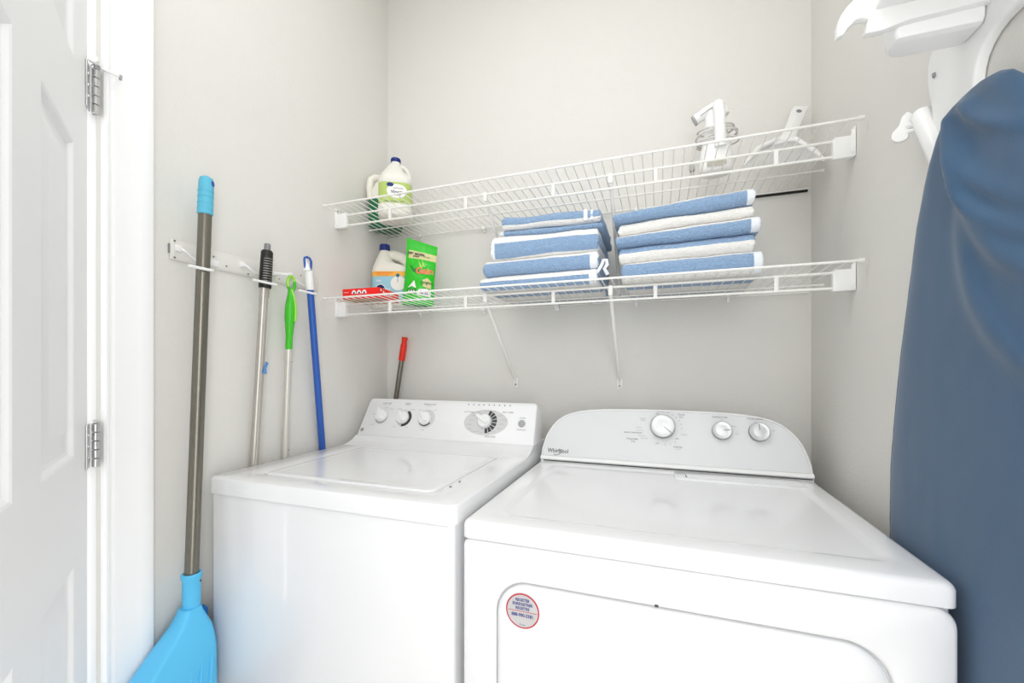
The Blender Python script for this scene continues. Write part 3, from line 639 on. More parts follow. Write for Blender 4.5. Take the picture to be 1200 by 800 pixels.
# head: socket, sloping cap that widens along the wall, bristle block
m = MB(); s0 = pt(A, B, 0.728)
m.lathe([(0.0165, 0.645 - 0.728), (0.0180, 0.668 - 0.728), (0.0182, 0.715 - 0.728), (0.0205, 0.719 - 0.728), (0.0205, 0.728 - 0.728), (0.0180, 0.730 - 0.728), (0.0150, 0.729 - 0.728), (0.0150, 0.700 - 0.728)], 28, T=Matrix.Translation(s0)); obj('socket', m, M['sky'], bt)
m = MB(); m.lathe([(0.0028, 0), (0.0028, 0.0012)], 12, T=Matrix.Translation(s0 + Vector((0.0148, -0.0105 + 0.02, -0.0190))) @ Matrix.Rotation(math.radians(30), 4, 'Z') @ Matrix.Rotation(PI / 2, 4, 'Y')); obj('lock_hole', m, M['dark'], bt)
secs = []   # z, y_lo (towards door), y_hi, x_lo, x_hi
for z, ya, yb, xa, xb in ((0.652, -0.842, -0.804, 0.036, 0.074), (0.640, -0.846, -0.802, 0.034, 0.076), (0.620, -0.858, -0.794, 0.032, 0.080), (0.600, -0.878, -0.786, 0.030, 0.084), (0.575, -0.903, -0.782, 0.028, 0.087), (0.550, -0.925, -0.780, 0.026, 0.090), (0.52, -0.948, -0.780, 0.025, 0.091), (0.480, -0.970, -0.780, 0.024, 0.092), (0.44, -0.985, -0.780, 0.024, 0.092), (0.43, -0.985, -0.78, 0.025, 0.091)):
    secs.append([(x, y, z) for x, y in rrect(xa, xb, ya, yb, 0.012, 4)])
m = MB(); m.loft(secs); obj('head_cap', m, M['sky'], bt, smooth=50)
for k in range(7):   # moulded ribs running down from the cap edge
    y = -0.797 - 0.024 * k
    m = MB(); z1 = 0.545 - 0.010 * k
    m.tube([(0.0890, y + 0.002, z1), (0.0925, y - 0.002, z1 - 0.03), (0.0925, y - 0.010, 0.436)], [0.002, 0.004, 0.0045], 8); obj('rib', m, M['sky'], bt)
m = MB()
for k in range(160):
    y = -0.980 + 0.198 * random.random(); x = 0.034 + 0.048 * random.random()
    dx, dy = random.uniform(-0.004, 0.006), random.uniform(-0.006, 0.006)
    m.tube([(x, y, 0.434), (x + dx, y + dy, 0.31)], 0.0016, 4)
o = obj('bristles', m, M['sky_dark'], bt, smooth=0); o['kind'] = 'stuff'
m = MB(); secs = []
for z, ya, yb in ((0.628, -0.786, -0.776), (0.618, -0.790, -0.770), (0.58, -0.790, -0.768), (0.50, -0.79, -0.768)):
    secs.append([(x, y, z) for x, y in rrect(0.012, 0.040, ya, yb, 0.004, 3)])
m.loft(secs); obj('back_clip', m, M['sky_dark'], bt, smooth=50)

# ------------------------------------------------------------------ mop with the black grip
t = thing('mop_pole', 'grey metal mop pole with black ribbed grip and a scrap of blue tape', 'mop pole')
A, B = (0.052, -0.6170, 1.552), (0.0165, -0.6285, 0.934)
m = MB(); m.tube([pt(A, B, z) for z in (0.004, 0.9, 1.44)], 0.0130, 20, flat=1.0)
for i, v in enumerate(m.v):
    c = pt(A, B, v[2]); m.v[i] = (c.x + (v[0] - c.x) * 0.80, v[1], v[2])
po = obj('pole', m, M['pole_alu'], t)
m = MB()
for sgn in (0.45, -0.3):
    m.tube([pt(A, B, 0.6) + Vector((0.0100, 0.0130 * sgn, 0)), pt(A, B, 1.40) + Vector((0.0100, 0.0130 * sgn, 0))], 0.0012, 6)
obj('groove_bead', m, M['pole_white'], po)
m = MB(); zz = [1.428, 1.431, 1.50, 1.528, 1.533]; m.tube([pt(A, B, z) for z in zz], [0.0145, 0.0160, 0.0155, 0.0150, 0.012], 24); gp = obj('grip', m, M['black'], t)
m = MB(); m.tube([pt(A, B, z) for z in (1.530, 1.549, 1.552)], [0.0080, 0.0080, 0.0065], 16); obj('grip_tip', m, M['knob_rim'], gp)
for k in range(11):
    z = 1.440 + 0.0068 * k
    m = MB(); c = pt(A, B, z)
    m.tube([c + Vector((0.0160 * math.cos(a), 0.0160 * math.sin(a), 0.0)) for a in [math.radians(-65 + 12 * q) for q in range(11)]], 0.0009, 6); obj('grip_ring', m, M['spring'], gp)
m = MB(); c = pt(A, B, 1.207); m.prism([(-0.007, -0.016), (0.007, -0.018), (0.006, -0.002), (0.013, 0.013), (0.004, 0.017), (0.000, 0.004)], 0.0, 0.0008, T=frame(c + Vector((0.0118, 0.003, 0)), (0, 1, 0), (0, 0, 1))); obj('tape_scrap', m, M['tape'], t)
# ------------------------------------------------------------------ green handled pole
t = thing('duster_pole', 'thin pale pole with a looped green and lime handle, hung on the peg', 'duster pole')
A, B = (0.046, -0.5310, 1.476), (0.0140, -0.5265, 0.938)
m = MB(); m.tube([pt(A, B, 0.004), pt(A, B, 1.225)], 0.0088, 16); po = obj('pole', m, M['pole_white'], t)
m = MB(); m.tube([pt(A, B, 1.203), pt(A, B, 1.206)], 0.0094, 16); m.tube([pt(A, B, 1.225) , pt(A, B, 1.262)], 0.0100, 16); obj('collar', m, M['pole_white'], po)
for z in (1.225, 0.958):
    m = MB(); m.lathe([(0.0022, 0), (0.002, 0.002), (0.001, 0.003)], 10, T=Matrix.Translation(pt(A, B, z) + Vector((0.0060, 0.0060, 0))) @ Matrix.Rotation(math.radians(50), 4, 'Z') @ Matrix.Rotation(PI / 2, 4, 'Y')); obj('lock_button', m, M['print'], po)
m = MB(); zz = [1.260, 1.30, 1.335, 1.36, 1.385, 1.41, 1.425, 1.436]; rr = [0.0098, 0.0098, 0.0125, 0.0148, 0.0145, 0.0115, 0.0090, 0.0085]
m.tube([pt(A, B, z) for z in zz], rr, 20); hd = obj('handle', m, M['green'], t)
m = MB(); c = pt(A, B, 1.458)
for (a0, a1, mi_) in ((-150, 20, 0), (20, 210, 1)):
    m.tube([c + Vector((0, 0.0125 * math.cos(a), 0.0215 * math.sin(a))) for a in [math.radians(a0 + (a1 - a0) * k / 14) for k in range(15)]], 0.0045, 10, mi=mi_)
obj('hanging_loop', m, [M['green'], M['lime']], hd)
m = MB(); m.tube([pt(A, B, 1.345) + Vector((0.0118, 0.0068, 0)), pt(A, B, 1.365) + Vector((0.0125, 0.0080, 0)), pt(A, B, 1.39) + Vector((0.011, 0.0070, 0)), pt(A, B, 1.42) + Vector((0.0075, 0.003, 0)), pt(A, B, 1.44) + Vector((0.005, -0.003, 0))], [0.003, 0.0052, 0.005, 0.004, 0.004], 10); obj('lime_inlay', m, M['lime'], hd)
# ------------------------------------------------------------------ blue pole
t = thing('long_mop', 'blue mop handle with a white hanging end, nearest the back corner on the rail', 'mop pole')
A, B = (0.050, -0.4730, 1.5384), (0.0140, -0.3765, 0.937)
m = MB(); m.tube([pt(A, B, 0.004), pt(A, B, 1.462)], 0.0106, 20); obj('pole', m, M['pole_blue'], t)
m = MB(); zz = [1.452, 1.456, 1.490, 1.510]; m.tube([pt(A, B, z) for z in zz], [0.0115, 0.0122, 0.0122, 0.0120], 20); wh = obj('end_sleeve', m, M['plastic'], t)
m = MB(); c = pt(A, B, 1.535)
lp = [(-0.010, -0.023), (-0.0145, 0.006), (-0.0125, 0.012), (-0.004, 0.0155), (0.006, 0.0140), (0.0120, 0.006), (0.0125, -0.006), (0.0100, -0.022)]
m.tube([c + Vector((0, a, z)) for a, z in lp + [(0.004, -0.018), (-0.009, 0.004)]], 0.0036, 10); obj('hanging_loop', m, M['pole_blue'], wh)
m = MB(); m.tube([c + Vector((0, -0.003, -0.026)), c + Vector((0, -0.007, -0.006)), c + Vector((0, -0.0120, 0.008))], [0.0118, 0.006, 0.003], 12); obj('sleeve_tongue', m, M['plastic'], wh)
# ------------------------------------------------------------------ red handled pole in the corner
t = thing('corner_pole', 'metal pole with a red end grip, leaning in the corner behind the washer', 'pole')
A, B = (0.0990, -0.020, 1.3334), (0.0580, -0.022, 1.0875)
m = MB(); m.tube([pt(A, B, 0.780) + Vector((0, 0, 0)), pt(A, B, 1.245)], 0.0100, 20)
A2 = pt(A, B, 0.78)
obj('pole', m, M['pole_grey'], t)
m = MB(); m.tube([A2, Vector((0.020, -0.024, 0.40)), Vector((0.018, -0.026, 0.0))], 0.0100, 16); obj('lower_pole', m, M['pole_grey'], t)
m = MB(); m.tube([pt(A, B, z) for z in (1.238, 1.240, 1.305, 1.3055, 1.318, 1.3225, 1.331, 1.3334)], [0.0122, 0.0130, 0.0125, 0.0108, 0.0105, 0.0120, 0.0125, 0.0105], 20); obj('end_grip', m, M['red'], t)

# ------------------------------------------------------------------ towels
def fnoise(x, s): return noise.noise(Vector((x, s * 7.13, s * 3.7)))
def towel(label, x0, x1, bot, top, bands, hemL=0.0, hemR=0.0, yF=-0.330, yB=-0.060, seed=0, crease=(), under=1, endcol=0, group='folded towels on the lower shelf', X0=0.574, X1=0.925):
    def iface(q, x):
        u = min(max((x - X0) / (X1 - X0), 0), 1)
        return q[0] + q[1] * (1 - u) ** 2 + q[2] * u ** 2 + (0.0050 * fnoise(u * 2.6, q[3]) + 0.0012 * fnoise(u * 11, q[3] + 50) if q[3] else 0)
    """bands: list of (frac_from_top_end, material 0 blue / 1 white).  zb, zt heights of the front."""
    t = thing('folded_towel', label, 'towel', (0, 0, 0), group=group)
    NX = 90
    cs = []     # (y_off, f) front profile from top (f=0) to bottom (f=1)
    edges = []; f0 = 0.0
    prof = []
    for f1, mi_ in bands:
        n = max(2, int(round((f1 - f0) * 14)))
        for k in range(n): prof.append((f0 + (f1 - f0) * k / n, mi_))
        f0 = f1
    prof.append((1.0, bands[-1][1]))
    xs_ = []
    for i in range(NX + 1): xs_.append(x0 + (x1 - x0) * i / NX)
    endins = [(x0 - 0.0, 0.55), (x0 + 0.0, 0.8)]
    body = MB(); rings = []; mats_ = []
    nb = 6
    def ring(x, squeeze):
        u = (x - x0) / (x1 - x0)
        h_t = iface(top, x) - 0.0006; h_b = iface(bot, x) + 0.0006
        hh = h_t - h_b; mid = (h_t + h_b) / 2; r = []
        wav = 0.0050 * fnoise(u * 2.6, seed + 5)
        dark = 0.0045 * fnoise(u * 4.0, seed + 9)
        for f, _ in prof:
            g = abs(2 * f - 1); y = yF + wav + 0.016 * (g ** 3.2)
            for cf, cd in crease: y += cd * math.exp(-((f - cf - dark * 2) / 0.035) ** 2)
            fb = f
            # let the inner band borders wander a little along the towel
            if 0.06 < f < 0.94: fb = f + 0.05 * fnoise(u * 2.5, seed + 11)
            y += 0.0016 * noise.noise(Vector((x * 190, f * 16, seed))) + 0.0008 * noise.noise(Vector((x * 420, f * 30, seed)))
            r.append((y, h_t - hh * fb + 0.0006 * noise.noise(Vector((x * 140 + 5, f * 20, seed)))))
        for k in range(1, nb + 1): r.append((yF + 0.016 + (yB - yF - 0.024) * k / nb, h_b + 0.0008 * fnoise(k * 3.0 + u * 4, seed)))
        r.append((yB, h_b + hh * 0.3)); r.append((yB, h_b + hh * 0.7))
        for k in range(nb, 0, -1): r.append((yF + 0.016 + (yB - yF - 0.024) * k / nb, h_t + 0.0010 * fnoise(k * 2.0 + u * 4, seed + 4)))
        cy = (yF + yB) / 2
        return [(cy + (y - cy) * (1 - (1 - squeeze) * 0.05), mid + (z - mid) * squeeze) for y, z in r]
    def mrow(ux):
        out = [p[1] for p in prof[:-1]] + [under] * (nb + 1) + [0] * 1 + [0] + [prof[0][1]] * (nb + 0) + [prof[0][1]]
        return out
    samples = [(x0 - 0.004, 0.45), (x0 - 0.002, 0.80)] 
    for i, x in enumerate(xs_): samples.append((x, 0.94 if i in (0, NX) else 1.0))
    samples += [(x1 + 0.002, 0.80), (x1 + 0.004, 0.45)]
    # make exact hem borders
    RG = []
    for x, sq in samples:
        xx = min(max(x, x0), x1)
        ej = 0.0035 if x < x0 + 0.006 or x > x1 - 0.006 else 0
        RG.append([(x + ej * noise.noise(Vector((y * 45, z * 130, seed * 3.1))), y, z) for y, z in ring(xx, sq)])
    n = len(RG[0]); vs = [p for r in RG for p in r]; fs = []; ms = []
    mr = mrow(0)
    for i in range(len(RG) - 1):
        xm = (samples[i][0] + samples[i + 1][0]) / 2
        for k in range(n):
            fs.append([i * n + k, i * n + (k + 1) % n, (i + 1) * n + (k + 1) % n, (i + 1) * n + k])
            mm = mr[k] if k < len(mr) else 0
            if k < len(prof) - 1:
                if hemL and xm < x0 + hemL: mm = 2
                if hemR and xm > x1 - hemR: mm = 2
            elif k < len(prof) + nb and under == 3:
                mm = 1 if (k - len(prof)) not in (1, 4) else 0
            ms.append(mm)
    fs.append(list(range(n))); ms.append(endcol); fs.append([(len(RG) - 1) * n + k for k in range(n)]); ms.append(endcol)
    body.add(vs, fs, ms)
    obj('towel_body', body, [M['t_blue'], M['t_white'], M['t_hem']], t, smooth=60)
    return t
DK = (1.4382, 0, 0, 0)
Lg = 'towels folded in the left stack'; Rg = 'towels folded in the right stack'
IL = [DK, (1.4800, 0, 0, 21), (1.5285, 0, 0, 22), (1.5950, 0.003, 0.0, 23), (1.6130, 0.006, 0.001, 24), (1.6530, 0.009, -0.003, 25)]
# left stack, top to bottom
a = towel('blue towel with white lower stripe, top of the left towel stack', 0.640, 0.925, IL[4], IL[5], [(0.66, 0), (1.0, 1)], seed=1, crease=((0.66, 0.002),), under=0, group=Lg, yF=-0.322)
q = MB(); q.box(0.882, 0.8935, -0.3236, -0.3170, 1.6170, 1.6480, 0.001); q.box(0.9015, 0.9080, -0.3215, -0.3120, 1.6180, 1.6460, 0.001); obj('woven_border', q, M['t_hem'], a)
towel('thin blue folded towel, second from the top of the left towel stack', 0.632, 0.930, IL[3], IL[4], [(1.0, 0)], hemL=0.010, seed=2, yF=-0.318, under=0, group=Lg)
towel('blue towel with thick white upper stripe in the middle of the left stack', 0.6075, 0.920, IL[2], IL[3], [(0.09, 1), (0.20, 1), (0.30, 1), (0.93, 0), (1.0, 1)], hemL=0.010, seed=3, yF=-0.332, endcol=0, group=Lg)
towel('blue towel with thin cream upper edge, second lowest in the left stack', 0.585, 0.920, IL[1], IL[2], [(0.10, 1), (0.20, 1), (1.0, 0)], hemR=0.018, seed=4, yF=-0.334, under=0, group=Lg)
a = towel('white-over-blue towel at the bottom of the left stack', 0.574, 0.918, IL[0], IL[1], [(0.18, 1), (0.40, 1), (1.0, 0)], hemR=0.018, seed=5, yF=-0.334, under=3, group=Lg)
q = MB(); q.tube([(0.920, -0.322, 1.470), (0.932, -0.327, 1.487), (0.938, -0.330, 1.500), (0.946, -0.330, 1.500), (0.948, -0.328, 1.488), (0.940, -0.326, 1.478), (0.948, -0.320, 1.462)], 0.0026, 8, flat=2.0); obj('hanging_tag', q, M['t_hem'], a)
# right stack
RX = dict(X0=0.975, X1=1.30)
IR = [DK, (1.4905, -0.002, 0.001, 31), (1.5340, -0.004, 0.003, 32), (1.5740, -0.012, 0.003, 33), (1.6060, -0.013, 0.002, 34), (1.6440, -0.017, 0.003, 35)]
towel('blue towel with cream top edge, top of the right towel stack', 0.968, 1.300, IR[4], IR[5], [(0.08, 1), (0.16, 1), (1.0, 0)], hemR=0.016, seed=6, yF=-0.332, under=0, group=Rg, **RX)
towel('white folded towel, second from the top of the right stack', 0.980, 1.297, IR[3], IR[4], [(1.0, 1)], seed=7, yF=-0.326, endcol=1, group=Rg, **RX)
towel('blue towel with cream upper edge in the middle of the right stack', 0.974, 1.312, IR[2], IR[3], [(0.10, 1), (0.20, 1), (1.0, 0)], hemR=0.018, seed=8, yF=-0.333, under=0, group=Rg, **RX)
towel('towel with blue upper and white lower half, second lowest in the right stack', 0.982, 1.300, IR[1], IR[2], [(0.10, 0), (0.42, 0), (1.0, 1)], seed=9, yF=-0.327, endcol=1, group=Rg, **RX)
towel('blue towel with white underside at the bottom of the right stack', 0.990, 1.318, IR[0], IR[1], [(0.08, 1), (0.16, 0), (0.80, 0), (1.0, 1)], hemR=0.018, seed=10, yF=-0.334, under=3, group=Rg, **RX)

# ------------------------------------------------------------------ jugs
def sq(w_, d_, z, r, n=6, ox=0, oy=0): return [(x + ox, y + oy, z) for x, y in rrect(-w_ / 2, w_ / 2, -d_ / 2, d_ / 2, r, n)]
def wrap(mb, w_, d_, r, z0, z1, off, mi, ang0, ang1, T=None, zc=None, n=6):
    """label following the front of a rounded rectangle section: front is -y; ang in fraction of half perimeter"""
    p = [(x, y) for x, y in rrect(-w_ / 2 - off, w_ / 2 + off, -d_ / 2 - off, d_ / 2 + off, r + off, n)]
    # keep points with y below the threshold
    N = len(p); start = min(range(N), key=lambda i: abs(p[i][0] - 0) + (10 if p[i][1] > 0 else 0))
    dense = []
    for i in range(N):
        a, c = Vector(p[i]), Vector(p[(i + 1) % N]); k = max(1, int((c - a).length / 0.006))
        for j in range(k): dense.append(a.lerp(c, j / k))
    keep = [q for q in dense if q.y < ang0]
    keep.sort(key=lambda q: math.atan2(q.x, -q.y))
    vs = []; fs = []
    for q in keep: vs.append((q.x, q.y, z0)); vs.append((q.x, q.y, z1))
    for i in range(len(keep) - 1): fs.append([2 * i, 2 * i + 2, 2 * i + 3, 2 * i + 1])
    mb.add(vs, fs, mi, T)
# vinegar jug
ZU = 1.7505; ZL = 1.4378
t = thing('vinegar_jug', 'translucent jug with blue cap and green label on the upper shelf', 'jug', (0.158, -0.168, ZU), math.radians(30)); t.scale = (0.90, 0.90, 0.92)
m = MB()
m.loft([sq(0.110, 0.110, 0.0, 0.035), sq(0.128, 0.128, 0.005, 0.035), sq(0.132, 0.132, 0.015, 0.034), sq(0.132, 0.132, 0.045, 0.034), sq(0.1285, 0.1285, 0.050, 0.033), sq(0.1285, 0.1285, 0.135, 0.033), sq(0.133, 0.133, 0.141, 0.035), sq(0.130, 0.130, 0.158, 0.038),
        sq(0.108, 0.112, 0.178, 0.042, ox=-0.003), sq(0.076, 0.085, 0.200, 0.036, ox=-0.006), sq(0.048, 0.056, 0.219, 0.0235, ox=-0.004), sq(0.037, 0.040, 0.231, 0.018), sq(0.036, 0.036, 0.240, 0.0175)])
obj('bottle', m, M['jug'], t, smooth=60)
m = MB(); m.tube([(0.014, 0.0, 0.222), (0.030, 0.004, 0.221), (0.043, 0.008, 0.212), (0.052, 0.010, 0.192), (0.056, 0.012, 0.172), (0.054, 0.012, 0.150)], [0.009, 0.0095, 0.0095, 0.0095, 0.0095, 0.011], 14); obj('handle', m, M['jug'], t)
m = MB(); m.lathe([(0.0185, 0.234), (0.0195, 0.236), (0.0195, 0.250), (0.018, 0.2525), (0.004, 0.253)], 28)
for k in range(28):
    a = 2 * PI * k / 28; m.box(-0.0006, 0.0006, -0.0004, 0.0004, 0.237, 0.249, T=Matrix.Rotation(a, 4, 'Z') @ Matrix.Translation((0.0197, 0, 0)))
obj('cap', m, M['cap'], t)
m = MB(); wrap(m, 0.1285, 0.1285, 0.033, 0.052, 0.133, 0.0006, 0, 0.035, 0)
LT = frame((0.0, -0.0655, 0.0), (1, 0, 0), (0, 0, 1))
disc(m, 0.010, 0.098, 0.027, 0.0004, LT, 1, 32, sx=1.45)
disc(m, -0.016, 0.122, 0.008, 0.0006, LT, 2, 24, sx=1.7)
text_mb(m, 'Vinegar', 0.014, 0.094, 0.018, LT, h=0.0008, mi=3, bold=0.0004); text_mb(m, 'DISTILLED', 0.016, 0.1085, 0.0085, LT, h=0.0008, mi=4)
text_mb(m, '5% ACIDITY', 0.016, 0.081, 0.006, LT, h=0.0008, mi=4); text_mb(m, 'REDUCED WITH WATER', 0.0, 0.057, 0.0075, LT, h=0.0008, mi=3, sx=0.9)
obj('label_sleeve', m, [M['lab_green'], M['lab_white'], M['cap'], M['navy'], M['print_dark']], t, smooth=40)
# green jug behind it
t = thing('cleaner_jug', 'white-handled jug with dark green sleeve, behind the blue-capped jug', 'jug', (0.064, -0.098, ZU + 0.0008), math.radians(14))
m = MB()
m.loft([sq(0.100, 0.100, 0.0, 0.035), sq(0.112, 0.112, 0.006, 0.035), sq(0.114, 0.114, 0.02, 0.034), sq(0.114, 0.114, 0.118, 0.034), sq(0.108, 0.108, 0.142, 0.038), sq(0.080, 0.080, 0.176, 0.036), sq(0.046, 0.046, 0.200, 0.022), sq(0.034, 0.034, 0.212, 0.0168)])
obj('bottle', m, M['white_jug'], t, smooth=60)
m = MB(); m.loft([sq(0.102, 0.102, -0.0004, 0.035), sq(0.1135, 0.1135, 0.006, 0.035), sq(0.1152, 0.1152, 0.02, 0.0345), sq(0.1152, 0.1152, 0.110, 0.0345)], cap=True); obj('sleeve', m, M['green_liq'], t, smooth=60)
m = MB(); m.tube([(-0.012, -0.016, 0.196), (-0.032, -0.030, 0.196), (-0.045, -0.040, 0.182), (-0.049, -0.043, 0.150), (-0.046, -0.040, 0.108)], [0.011, 0.012, 0.0125, 0.012, 0.012], 14); obj('handle', m, M['white_jug'], t)
m = MB(); m.lathe([(0.0185, 0.206), (0.0195, 0.208), (0.0195, 0.222), (0.018, 0.224), (0.004, 0.2245)], 28); obj('cap', m, M['cap_tan'], t)
# bleach jug on the lower shelf
t = thing('bleach_jug', 'white jug with navy cap and pale blue label behind the red carton', 'jug', (0.086, -0.094, ZL + 0.0012), math.radians(20))
def bs(xa, xb, d_, z, r): return [(x, y, z) for x, y in rrect(xa, xb, -d_ / 2, d_ / 2, min(r, d_ / 2 - .001, (xb - xa) / 2 - .001), 6)]
m = MB()
m.loft([bs(-0.060, 0.072, 0.080, 0.0, 0.03), bs(-0.068, 0.081, 0.094, 0.006, 0.035), bs(-0.070, 0.083, 0.098, 0.016, 0.036), bs(-0.070, 0.083, 0.098, 0.142, 0.036), bs(-0.069, 0.080, 0.095, 0.154, 0.036), bs(-0.066, 0.060, 0.090, 0.166, 0.036),
        bs(-0.062, 0.020, 0.082, 0.177, 0.034), bs(-0.057, 0.004, 0.066, 0.192, 0.028), bs(-0.050, -0.002, 0.050, 0.210, 0.022), bs(-0.044, -0.008, 0.036, 0.224, 0.0172), bs(-0.043, -0.009, 0.034, 0.232, 0.0165)])
obj('bottle', m, M['white_jug'], t, smooth=60)
m = MB(); m.tube([(-0.018, 0, 0.214), (0.010, 0, 0.213), (0.040, 0, 0.203), (0.062, 0, 0.186), (0.071, 0, 0.166), (0.068, 0, 0.146)], [0.010, 0.0125, 0.0130, 0.0130, 0.0135, 0.014], 16, flat=1.5); obj('handle', m, M['white_jug'], t)
m = MB(); m.lathe([(0.0195, 0.228), (0.0205, 0.230), (0.0200, 0.250), (0.0185, 0.2525), (0.004, 0.253)], 28, T=Matrix.Translation((-0.026, 0, 0)))
obj('cap', m, M['cap'], t)
m = MB(); LT = frame((0.0065, 0, 0), (1, 0, 0), (0, 0, 1))
wrap(m, 0.153, 0.098, 0.036, 0.020, 0.138, 0.0006, 0, 0.0, 0, T=Matrix.Translation((0.0065, 0, 0)))
wrap(m, 0.153, 0.098, 0.036, 0.119, 0.138, 0.0011, 1, -0.022, 0, T=Matrix.Translation((0.0065, 0, 0)))
wrap(m, 0.153, 0.098, 0.036, 0.020, 0.030, 0.0010, 5, 0.0, 0, T=Matrix.Translation((0.0065, 0, 0)))
LT = frame((0.0065, -0.0504, 0.0), (1, 0, 0), (0, 0, 1))
disc(m, 0.034, 0.092, 0.028, 0.0007, LT, 2, 32, sx=1.05); disc(m, 0.032, 0.122, 0.007, 0.0012, LT, 5, 16)
m.add([(0.031, 0.096, 0.0012), (0.033, 0.096, 0.0012), (0.033, 0.118, 0.0012), (0.031, 0.118, 0.0012)], [[0, 1, 2, 3]], 5, LT)
disc(m, -0.034, 0.070, 0.019, 0.0007, LT, 2, 28); disc(m, -0.034, 0.070, 0.0165, 0.0009, LT, 3, 28)
text_mb(m, 'SPLASH', -0.024, 0.066, 0.016, LT, h=0.0013, mi=2, bold=0.0004); text_mb(m, 'LESS', -0.040, 0.101, 0.010, LT, h=0.0013, mi=2, bold=0.0004)
text_mb(m, 'CLEAN-UP BLEACH', -0.020, 0.1310, 0.0078, LT, h=0.0012, mi=4, bold=0.0002); text_mb(m, 'WITH LESS MESS', -0.024, 0.1228, 0.0060, LT, h=0.0012, mi=4)
obj('label_sleeve', m, [M['lab_blue'], M['lab_yellow'], M['lab_white'], M['navy'], M['gain_o'], M['lab_teal']], t, smooth=40)
# green pouch
t = thing('detergent_pouch', 'glossy green detergent pouch with orange lettering beside the white bleach jug', 'pouch', (0.2400, -0.1480, ZL), math.radians(22), rot=(math.radians(-4), math.radians(3.5), math.radians(24)))
def pw(u, v):  # u,v in 0..1 -> local point on the front; thickness
    w_ = 0.116; hgt = 0.252
    hw = w_ / 2 * (1 - 0.06 * math.sin(PI * v)); x = (u - 0.5) * 2 * hw; z = v * hgt - (u * 0.026 if v > 0.5 else 0) * ((v - 0.5) * 2)
    th = 0.024 * (math.sin(PI * min(max(u, 0), 1)) ** 0.6) * (1 - max(0, (v - 0.55) / 0.42) ** 1.5 if v < 0.97 else 0) * (0.55 + 0.45 * math.sin(PI * min(v * 1.3 + 0.15, 1)))
    th = max(th, 0.0008) + (0.0025 * noise.noise(Vector((u * 5, v * 9, 2.2))) if 0.04 < u < 0.96 and v < 0.85 else 0)
    return x, z, max(th, 0.0008)
m = MB(); NU, NV = 22, 40
for side in (-1, 1):
    vs = []; fs = []; ms = []
    for j in range(NV + 1):
        for i in range(NU + 1):
            x, z, th = pw(i / NU, j / NV); vs.append((x, side * th, z))
    for j in range(NV):
        for i in range(NU):
            fs.append([j * (NU + 1) + i, j * (NU + 1) + i + 1, (j + 1) * (NU + 1) + i + 1, (j + 1) * (NU + 1) + i]); v = (j + 0.5) / NV
            ms.append(1 if (0.70 < v < 0.82 and i > 1) else 0)
    m.add(vs, fs, ms)
pch = obj('film_bag', m, [M['bag'], M['beige']], t, smooth=70)
PT = frame((0, 0, 0), (1, 0, 0), (0, 0, 1)); pr_ = MB()
def onp(poly, mi_, lift=0.0016, sub_=0):
    vs = []
    for u, v in poly:
        x, z, th = pw(u, v); vs.append((x, -th - lift, z))
    pr_.add(vs, [list(range(len(vs)))], mi_)
def curved_text(s, u, v, size, mi_, bold=0.0, rot=0.0, lift=0.0022):
    q = MB(); text_mb(q, s, (u - 0.5) * 0.116, v * 0.252, size, Matrix.Identity(4), h=0, bold=bold, rot=rot)
    vs = []
    for p in q.v:
        uu = p[0] / 0.116 + 0.5; vv = p[1] / 0.252; x, z, th = pw(min(max(uu, 0.02), 0.98), min(max(vv, 0.02), 0.98)); vs.append((x, -th - lift, z))
    pr_.add(vs, q.f, mi_)
curved_text('Gain', 0.66, 0.50, 0.036, 4, 0.0014, 0.05, 0.0018)
curved_text('Gain', 0.66, 0.50, 0.036, 2, 0.0009, 0.05, 0.0026)
curved_text('30% MORE', 0.33, 0.775, 0.014, 3, 0.0006); curved_text('SOAP', 0.34, 0.735, 0.010, 3, 0.0004)
curved_text('fresh', 0.70, 0.755, 0.012, 6)
onp([(0.12, 0.60), (0.50, 0.50), (0.46, 0.46), (0.30, 0.48)], 6, 0.0020)
onp([(0.42, 0.68), (0.60, 0.56), (0.50, 0.55)], 5, 0.0020); onp([(0.55, 0.70), (0.68, 0.57), (0.58, 0.57)], 5, 0.0022)
onp([(0.16, 0.24), (0.36, 0.35), (0.44, 0.23), (0.30, 0.26)], 4, 0.0022); onp([(0.14, 0.22), (0.44, 0.22), (0.40, 0.15), (0.18, 0.15)], 6, 0.0022)
curved_text('AAA', 0.29, 0.185, 0.014, 4, 0.0003, 0, 0.0034)
onp([(0.46, 0.14), (0.52, 0.22), (0.80, 0.24), (0.92, 0.18), (0.90, 0.12)], 4, 0.0024)
onp([(0.62, 0.36), (0.78, 0.40), (0.92, 0.34), (0.90, 0.24), (0.66, 0.26)], 1, 0.0022)
curved_text('Original', 0.76, 0.325, 0.014, 6, 0.0003, 0.05, 0.0034); curved_text('40 ct', 0.68, 0.175, 0.016, 7, 0.0004, 0, 0.0038)
obj('printed_artwork', pr_, [M['bag'], M['beige'], M['gain_o'], M['print_dark'], M['lab_white'], M['lime'], M['bag_dk'], M['cap']], t, smooth=0)['kind'] = 'stuff'
